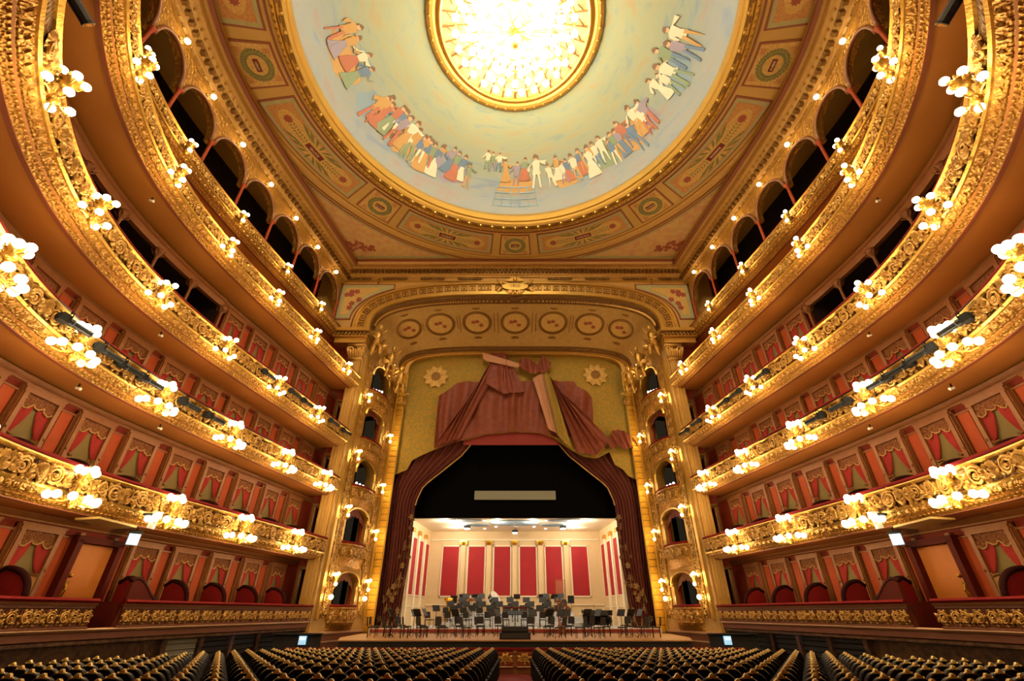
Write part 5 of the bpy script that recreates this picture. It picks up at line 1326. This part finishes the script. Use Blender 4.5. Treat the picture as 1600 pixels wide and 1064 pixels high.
ROWS = [(27.0, [-7.5, -6.6, -5.7, -4.75, -3.7, -2.5, 2.3, 3.3, 4.3, 5.6, 6.6, 7.4]), (28.8, [-7.9, -7.1, -6.0, -5.0, -4.0, -3.0, -1.9, 1.8, 2.9, 4.0, 5.0, 6.3, 7.3]), (31.0, [-6.9, -5.6, -4.4, -3.2, -2.0, -.9, .9, 2.0, 3.2, 4.4, 6.6]), (34.6, [-5.6, -4.4, -3.1, -1.8, -.6, .6, 1.8, 3.1]),
        (37.6, [-4.9, -3.7, -2.5, -1.2, 0, 1.2, 2.5, 3.7]), (39.5, [-4.2, -2.9, -1.6, -.4, .9, 2.2, 3.4]), (41.5, [-4.1, -2.8, 2.6, 3.8])]
RN = ['front row on the apron', 'second row on the apron', 'third row on the apron', 'row at the stage edge', 'lowest riser', 'middle riser', 'highest riser']
CHAIRS = []
for ri, (y, xs) in enumerate(ROWS):
    for i, x in enumerate(xs):
        yy = y + random.uniform(-.15, .15) + (.018 * x * x if ri < 3 else 0); z = riserz(x, yy); r = face(x, yy) + random.uniform(-.25, .25)
        if ri < 4: r += (.5 if x < 0 else -.5) * (ri < 2)
        put(CHM, 'orchestra_chair', x, yy, z, r, 'Black orchestra chair, %s from the left, %s' % (ORD[i + 1], RN[ri]), 'chair', 'orchestra chairs')
        CHAIRS.append((x, yy))
n = 0
for ri, (y, xs) in enumerate(ROWS):
    k = 0
    for i, x in enumerate(xs):
        if ri in (0, 1, 2) and i % 2: continue
        dx, dy = -x, 27.3 - y; L_ = math.hypot(dx, dy); dst = .8 if ri > 2 else .85
        xx = x + dx / L_ * dst + (.3 if ri in (0, 1, 2) else 0); yy = y + dy / L_ * dst
        if ri == 0: xx, yy = x + (.55 if x < 0 else -.5), y + .75
        if min(math.hypot(xx - a, yy - b) for a, b in CHAIRS) < .5: xx += .45
        if abs(xx) < .9 and yy < 29: continue
        k += 1; put(STM, 'music_stand', xx, yy, riserz(xx, yy), atan2(y - yy, x - xx) + pi / 2 + pi, 'Black music stand, %s from the left, %s' % (ORD[k], RN[ri]), 'music stand', 'music stands')
# extra desks on the top riser, facing the hall
for i, x in enumerate((-5.0, -4.3, -3.3, .15, 2.2, 3.2, 4.55)):
    z = riserz(x, 42.2) if abs(x) < 4.4 else ZS2
    e = put(STM, 'music_stand', x, 42.2, z, pi, 'Black music stand against the red panels, %s from the left' % ORD[i + 1], 'music stand', 'music stands')
    if abs(x) > 4.4: e.scale = (1, 1, 1.6)
# podium with the conductor's desk
pd = tag(empty('podium', (0, 26.6, ZP + H)), 'Dark two-step conductor podium at the front middle of the apron', 'podium')
mb = MB(); mb.box((0, 0, .14), (1.5, 1.3, .28)); mb.box((0, .05, .4), (1.3, 1.1, .24)); mb.build('platform', 'stage_black', pd)
mb = MB(); mb.box((0, -.56, .42), (1.2, .03, .16)); mb.box((0, -.66, .15), (1.3, .03, .2)); mb.build('front_panel', 'chair_pad', pd)
mb = MB(); mb.tube([(-.6, -.45, .5), (-.6, -.45, 1.3), (.6, -.45, 1.3), (.6, -.45, .5)], .025, 6); mb.build('guard_rail', 'metal_black', pd)
mb = MB(); mb.box((0, -.45, 1.32), (1.25, .1, .06)); mb.build('padded_bar', 'velvet_rail', pd)
cd = tag(empty('conductor_desk', (0, 27.65, ZP + H)), 'Wide black conductor desk just behind the podium', 'music stand')
mb = MB(); mb.box((0, 0, 1.1), (.8, .5, .03), Matrix.Rotation(radians(20), 3, 'X')); mb.build('desk', 'chair_black', cd); mb = MB(); mb.tube([(0, 0, .03), (0, 0, 1.08)], .03, 6); mb.lathe([(.28, 0), (.28, .03), (.05, .05)], 10); mb.build('pole', 'metal_black', cd)
# harp
hp = tag(empty('harp', (3.05, 33.0, ZP + H), .3), 'Tall brown concert harp standing right of the podium', 'harp')
mb = MB(); mb.tube([(-.32, 0, .1), (-.36, 0, 1.75)], .05, 8); mb.lathe([(.08, 1.7), (.11, 1.78), (.05, 1.9)], 8, (-.36, 0, 0)); mb.build('column', 'harp_wood', hp)
mb = MB(); mb.tube([(-.36, 0, 1.72), (-.1, 0, 1.75), (.1, 0, 1.5), (.36, 0, 1.42)], .045, 6); mb.build('neck', 'harp_wood', hp)
mb = MB(); mb.tube([(-.2, 0, .12), (.4, 0, 1.42)], [.2, .07], 8); mb.box((-.2, 0, .06), (.5, .4, .12)); mb.build('soundbox', 'harp_wood', hp)
mb = MB()
for j in range(12): f = (j + 1) / 13; mb.tube([(-.2 + .6 * f, 0, .12 + 1.3 * f), (-.36 + .72 * f, 0, 1.74 - .3 * f)], .004, 3)
mb.build('strings', 'pale_line', hp)
# grand piano with raised lid
pn = tag(empty('grand_piano', (5.35, 36.0, ZS2 + H), 0), 'Black grand piano with its lid up at the right of the stage', 'piano')
mb = MB(); out = [(-.75, -.7), (.75, -.7), (.75, .1), (.5, .5), (.3, 1.0), (0, 1.25), (-.4, 1.25), (-.75, .9)]; mb.prism(out, .3, lambda a, b, c: (b, a, .7 + c)); mb.build('case', 'chair_black', pn)
mb = MB(); R = Matrix.Rotation(radians(35), 3, 'X'); mb.prism(out, .03, lambda a, b, c: Vector((b, .75, 1.0)) + R @ Vector((0, a - .75, c))); mb.build('lid', 'chair_black', pn)
for x, y in ((-.55, -.6), (-.55, .6), (.95, 0)): mb = MB(); mb.tube([(x, y, 0), (x, y, .7)], [.05, .08], 8); mb.build('leg', 'chair_black', pn)
mb = MB(); mb.box((-.78, 0, .78), (.18, 1.3, .06)); mb.build('keyboard', 'white_paint', pn)
mb = MB(); mb.tube([(.1, .35, 1.0), (.1, .1, 1.35)], .012, 5); mb.build('prop', 'metal_black', pn)
# percussion along the back riser
dk = tag(empty('bass_drum', (-1.75, 42.0, 0.002 + H)), 'Silvery bass drum tilted on its stand before the red panels', 'drum')
R = Matrix.Rotation(radians(50), 3, 'Y') @ Matrix.Rotation(radians(25), 3, 'X')
mb = MB(); mb.lathe([(.46, -.25), (.46, .25)], 18, (0, 0, .95), R); mb.build('shell', 'chair_pad', dk)
mb = MB(); mb.lathe([(.5, .2), (.5, .27), (.02, .27)], 18, (0, 0, .95), R); mb.lathe([(.02, -.27), (.5, -.27), (.5, -.2)], 18, (0, 0, .95), R); mb.build('hoops', 'drum_skin', dk)
mb = MB()
for j in range(10): w = j * .628; mb.tube([Vector((0, 0, .95)) + R @ Vector((.49 * cos(w), .49 * sin(w), -.25)), Vector((0, 0, .95)) + R @ Vector((.49 * cos(w), .49 * sin(w), .25))], .025, 4)
mb.build('rods', 'white_paint', dk)
mb = MB()
for q in (-.3, .3): mb.tube([(q, -.2, 0), (q * .6, 0, .7)], .03, 5); mb.tube([(q, .2, 0), (q * .6, 0, .7)], .03, 5)
mb.build('stand', 'metal_black', dk)
kt = tag(empty('drum_kit', (-4.55, 40.05, ZS2 + H)), 'Small drum kit with cymbal at the left of the risers', 'drums')
kt.location = (-4.0, 42.0, 0.002 + H)
for j, (x, y, z, r, h) in enumerate(((-.45, 0, .75, .2, .2), (0, -.1, .8, .18, .18), (.45, 0, .75, .22, .25))):
    mb = MB(); mb.lathe([(r, z), (r, z + h)], 14, (x, y, 0)); d_ = mb.build('drum', 'copper', kt); mb = MB(); mb.lathe([(r + .015, z + h - .02), (r + .015, z + h + .02), (.01, z + h + .02)], 14, (x, y, 0)); mb.build('skin', 'drum_skin', d_)
    mb = MB(); mb.tube([(x, y, 0), (x, y, z)], .02, 5); mb.lathe([(.15, 0), (.15, .02), (.02, .04)], 8, (x, y, 0)); mb.build('stand', 'metal_black', kt)
mb = MB(); mb.lathe([(.3, 1.3), (.05, 1.34), (.02, 1.36)], 16, (.25, .3, 0)); mb.build('cymbal', 'brass', kt); mb = MB(); mb.tube([(.25, .3, 0), (.25, .3, 1.32)], .015, 5); mb.build('cymbal_stand', 'metal_black', kt)
for nm, x, lab in (('tuba', -5.4, 'Gilt tuba standing upright at the left back of the stage'), ('tuba', 2.75, 'Gilt tuba standing upright right of the middle on the top riser')):
    z = 0.002 if abs(x) < 4.4 else ZS2
    e = tag(empty(nm, (x, 42.2, z + H)), lab, 'tuba'); k = 1.5 if z < 0 else 1.; e.scale = (k, k, k)
    mb = MB(); mb.tube([(0, 0, .3), (.02, 0, .7), (.02, 0, 1.0), (.02, 0, 1.25)], [.06, .1, .16, .3], 12); mb.build('bell', 'brass', e, True)
    mb = MB(); mb.tube([(.1 * cos(w) + .02, 0, .35 + .22 * sin(w)) for w in [i * .55 for i in range(12)]], .06, 6); mb.build('body', 'brass', e, True)
    mb = MB()
    for j in range(3): mb.tube([(-.1 + .07 * j, -.08, .35), (-.1 + .07 * j, -.08, .62)], .025, 6)
    mb.build('valves', 'white_paint', e); mb = MB(); mb.lathe([(.2, 0), (.2, .03), (.03, .05), (.03, .2)], 10); mb.build('foot', 'metal_black', e)
tb = tag(empty('tubular_bells', (3.9, 42.25, ZS2 + H)), 'Frame of tubular bells standing right at the shell back wall', 'tubular bells'); tb.location = (3.75, 42.25, .002 + H)
mb = MB()
for x in (-.4, .4): mb.tube([(x, 0, 0), (x, 0, 2.3)], .025, 6); mb.tube([(x, -.25, .02), (x, .25, .02)], .03, 5)
mb.tube([(-.4, 0, 2.3), (.4, 0, 2.3)], .025, 6); mb.tube([(-.4, 0, .5), (.4, 0, .5)], .025, 6); mb.build('frame', 'copper', tb)
mb = MB()
for j in range(9): x = -.32 + j * .08; mb.tube([(x, 0, .75 + .04 * j), (x, 0, 2.25)], .016, 5)
mb.build('tubes', 'pale_line', tb)
kb = tag(empty('xylophone', (4.75, 40.2, ZS2 + H)), 'Long percussion keyboard table at the right end of the risers', 'xylophone')
mb = MB(); 
for x in (-.9, .9):
    for y in (-.25, .25): mb.tube([(x, y, 0), (x, y, .95)], .025, 5)
mb.box((0, 0, .95), (2.1, .6, .05)); mb.build('frame', 'metal_black', kb)
bar = MB(); bar.box((0, 0, 0), (.06, .5, .02)); bar = bar.mesh('bar', 'white_paint')
for j in range(22): inst(bar, 'bar', kb, (-.95 + j * .09, 0, .99))
kb.location = (6.3, 39.6, ZS2 + H)

# ------------------------------------------------------------------ stalls seats (seen from behind)
def seat_meshes(detail=True):
    hw = .25
    outline = [(-hw, .12), (-hw - .01, .62)] + [(-(hw + .01) * cos(pi * j / 12), .62 + .36 * sin(pi * j / 12) ** .75) for j in range(1, 12)] + [(hw + .01, .62), (hw, .12)]
    mb = MB(); mb.prism(outline, .09, lambda a, b, c: (a, c - .03 + (b - .4) * -.14, b)); back = mb
    tr = MB(); tr.tube([(a * 1.01, -.035 + (b - .4) * -.14, b) for a, b in outline[1:-1]], .013, 4)
    cu = MB(); cu.box((0, .3, .40), (.48, .46, .13)); cu.box((0, .3, .3), (.44, .42, .08))
    cr = MB(); cr.prism([(-.12, .965), (-.075, .98), (-.05, 1.02), (-.02, 1.045), (.02, 1.045), (.05, 1.02), (.075, .98), (.12, .965), (.07, .955), (0, .965), (-.07, .955)], .05, lambda a, b, c: (a, c - .13, b)); cr.v = [(a * .8, b, .965 + (c - .965) * .85) for a, b, c in cr.v]; cr.ball((0, -.11, 1.005), .03, 6, 4)
    cr.ball((-.08, -.12, .972), .02, 5, 3); cr.ball((.08, -.12, .972), .02, 5, 3)
    ar = MB(); ar.box((0, .25, .58), (.06, .46, .05)); ar.tube([(0, .44, .56), (0, .46, .3), (0, .44, 0)], [.03, .025, .035], 5); ar.tube([(0, .04, .56), (0, .06, 0)], [.03, .03], 5)
    return back, tr, cu, cr, ar
back, trim, cush, crest, arm = seat_meshes()
SM = [('backrest', back.mesh('backrest', 'seat_leather')), ('back_trim', trim.mesh('back_trim', 'seat_trim')), ('cushion', cush.mesh('cushion', 'velvet_dark')), ('crest', crest.mesh('crest', 'crest_gold'))]
AM = arm.mesh('arm', 'seat_leather')
seats = []
NR = 17
for r in range(NR):
    y = 23.7 - r * 1.03
    lim = P(y)[0] - .95
    if y > 22: lim = min(lim, 9.6 + (23.7 - y) * .8)
    for s in (-1, 1):
        k = 0
        while True:
            x = .98 + k * .565
            if x > lim: break
            curve = .0
            seats.append((y, s, k, x, r)); k += 1
# the 300 that show largest are things of their own; only seats within the frame are built
def vis(y, x):
    z = fz(y) + 1.05 - H; d = y * CS + z * SN; v = (y * SN - z * CS) / d
    return abs(x / d) < 1.2 and v < .80
seats = [q for q in seats if vis(q[0], q[3])]
seats.sort(key=lambda q: q[0] + .02 * q[3])
rest = MB()
for i, (y, s, k, x, r) in enumerate(seats):
    rz = s * x * .012
    if i < 300:
        e = tag(empty('stalls_seat', (s * x, y, fz(y)), rz), 'Dark gilt-crested armchair, %s row from the pit, %s seat %s of the aisle' % (ORD[r + 1], ORD[k + 1], SIDE[s]), 'seat', 'rows of stalls seats')
        for nm, me in SM: inst(me, nm, e)
        inst(AM, 'arm', e, (-.27, 0, 0)); inst(AM, 'arm', e, (.27, 0, 0))
    else:
        R = Matrix.Translation((s * x, y, fz(y))) @ Matrix.Rotation(rz, 4, 'Z')
        for mi, src, off_ in ((0, back, 0), (0, cush, 0), (1, crest, 0), (0, arm, -.27), (0, arm, .27)):
            rest.cur = mi; rest.add([R @ (Vector(p) + Vector((off_, 0, 0))) for p in src.v], src.f)
if rest.v:
    o = rest.build('distant_stalls_seats', ['seat_leather', 'crest_gold']); tag(o, 'Far front rows of dark stalls seats with gilt crests near the pit barrier', 'seats', None, 'stuff')

# ------------------------------------------------------------------ stage lights on the balcony fronts
mb = MB(); mb.tube([(0, 0, 0), (0, .16, 0), (0, .2, 0), (0, .75, 0), (0, .8, 0)], [.12, .14, .11, .11, .125], 10); SPB = mb.mesh('barrel', 'lamp_body')
mb = MB(); mb.box((0, -.12, .0), (.3, .3, .28)); mb.box((0, -.28, 0), (.2, .06, .2)); SPH = mb.mesh('housing', 'lamp_body')
mb = MB(); mb.tube([(-.18, 0, 0), (-.18, 0, .26), (.18, 0, .26), (.18, 0, 0)], .018, 5); mb.tube([(0, 0, .26), (0, 0, .36)], .025, 5); SPY = mb.mesh('yoke', 'metal_black')
mb = MB(); mb.tube([(0, .79, 0), (0, .805, 0)], .1, 10); SPL = mb.mesh('lens', 'mirror')
def spot(y, d, z, s, az, tilt, label, group='stage lights on the balcony fronts', k=1.):
    p = W(y, d, z, s); aim = atan2(38 - p[1], 0 - p[0]) - pi / 2 + az
    e = tag(empty('stage_light', p, aim), label, 'stage light', group); e.scale = (k, k, k)
    inst(SPY, 'yoke', e)
    for nm, me in (('barrel', SPB), ('housing', SPH), ('lens', SPL)): inst(me, nm, e, None, (tilt, 0, 0))
for s in (1, -1):
    for i, y in enumerate((17.0, 15.6, 13.6, 12.6, 11.6, 10.0)):
        spot(y, .3, RAIL['D'] - .42, s, s * -.1, -.15, k=.8, label= 'Black tubular stage light on the second balcony, %s side, %s from the stage' % (SIDE[s], ORD[i + 1]))
    for i, y in enumerate((27.2, 25.6, 22.6, 21.4, 19.2)):
        spot(y, .3, RAIL['C'] - .4, s, s * -.1, -.25, k=.72, label= 'Black tubular stage light on the third balcony, %s side, %s from the stage' % (SIDE[s], ORD[i + 1]))
    spot(5.1, -.95, RAIL['B'] - 1.5, s, 0, -.5, 'Black stage light hung under the fourth balcony on the %s near the top corner' % SIDE[s], k=1.25)
    # conduit along the balcony front
    mb = MB(); mb.tube([W(y, .2, RAIL['D'] - .1, s) for y in yrange(9.5, 21)], .02, 5); tag(mb.build('light_rail', 'metal_black'), 'Thin black lighting rail along the second balcony on the %s' % SIDE[s], 'rail')
    # small white devices under the soffits
    for i, (y, t) in enumerate(((16, 'D'), (12.6, 'D'), (11.5, 'B'), (14.4, 'C'))):
        e = tag(empty('soffit_camera', W(y, -.7, RAIL[t] - 1.15, s), RZ(y, s)), 'Tiny white device under the %s, %s side, %s' % (TIERNAME[t], SIDE[s], ('nearer the stage', 'nearer the viewer', 'above the curved band', 'alone')[i]), 'camera', 'devices under the soffits')
        mb = MB(); mb.tube([(0, 0, .04), (0, 0, -.08)], .025, 6); mb.build('mount', 'metal_black', e)
        mb = MB(); mb.tube([(0, -.05, -.1), (0, .1, -.14)], [.04, .05], 8); mb.build('body', 'white_paint', e)
    # beige acoustic board with white projector over the entrance, and exit sign
    y = 15.3; e = tag(empty('acoustic_board', W(y, -.1, RAIL['E'] - 1.25, s), RZ(y, s)), 'Flat beige board jutting out under the first balcony above the %s entrance' % SIDE[s], 'board')
    mb = MB(); mb.prism([(-.95, -.9), (.8, -.6), (.95, .35), (-.75, .1)], .06, lambda a, b, c: (a * -s, b, c)); mb.build('panel', 'beige_board', e); mb = MB(); mb.box((0, -.4, .1), (.06, .06, .2)); mb.build('hanger', 'metal_black', e)
    e = tag(empty('white_projector', W(16.25, .3, RAIL['E'] - .95, s), RZ(16.25, s)), 'White cylindrical projector clamped below the first balcony front on the %s' % SIDE[s], 'projector')
    mb = MB(); mb.tube([(0, 0, -.3), (0, .05, .0)], [.12, .11], 10); mb.build('barrel', 'white_paint', e); mb = MB(); mb.box((0, .05, .12), (.24, .24, .22)); mb.build('head', 'white_paint', e)
    mb = MB(); mb.tube([(0, 0, .15), (-s * .35, -.1, .1)], .05, 6); mb.build('clamp', 'metal_black', e)
    y = 17.0; e = tag(empty('exit_sign', W(y, -.9, RAIL['E'] - 1.35, s), RZ(y, s) + s * .55), 'Glowing cyan and white exit sign hanging over the %s entrance' % SIDE[s], 'exit sign')
    mb = MB(); mb.box((0, 0, -.12), (.34, .05, .36)); mb.build('panel', 'exit_glow', e); mb = MB(); mb.box((0, .03, -.06), (.28, .02, .14)); mb.build('pictogram', 'exit_white', e); mb = MB(); mb.box((0, 0, .12), (.4, .1, .1)); mb.tube([(0, 0, .1), (0, 0, .28)], .02, 5); mb.build('bracket', 'metal_black', e)
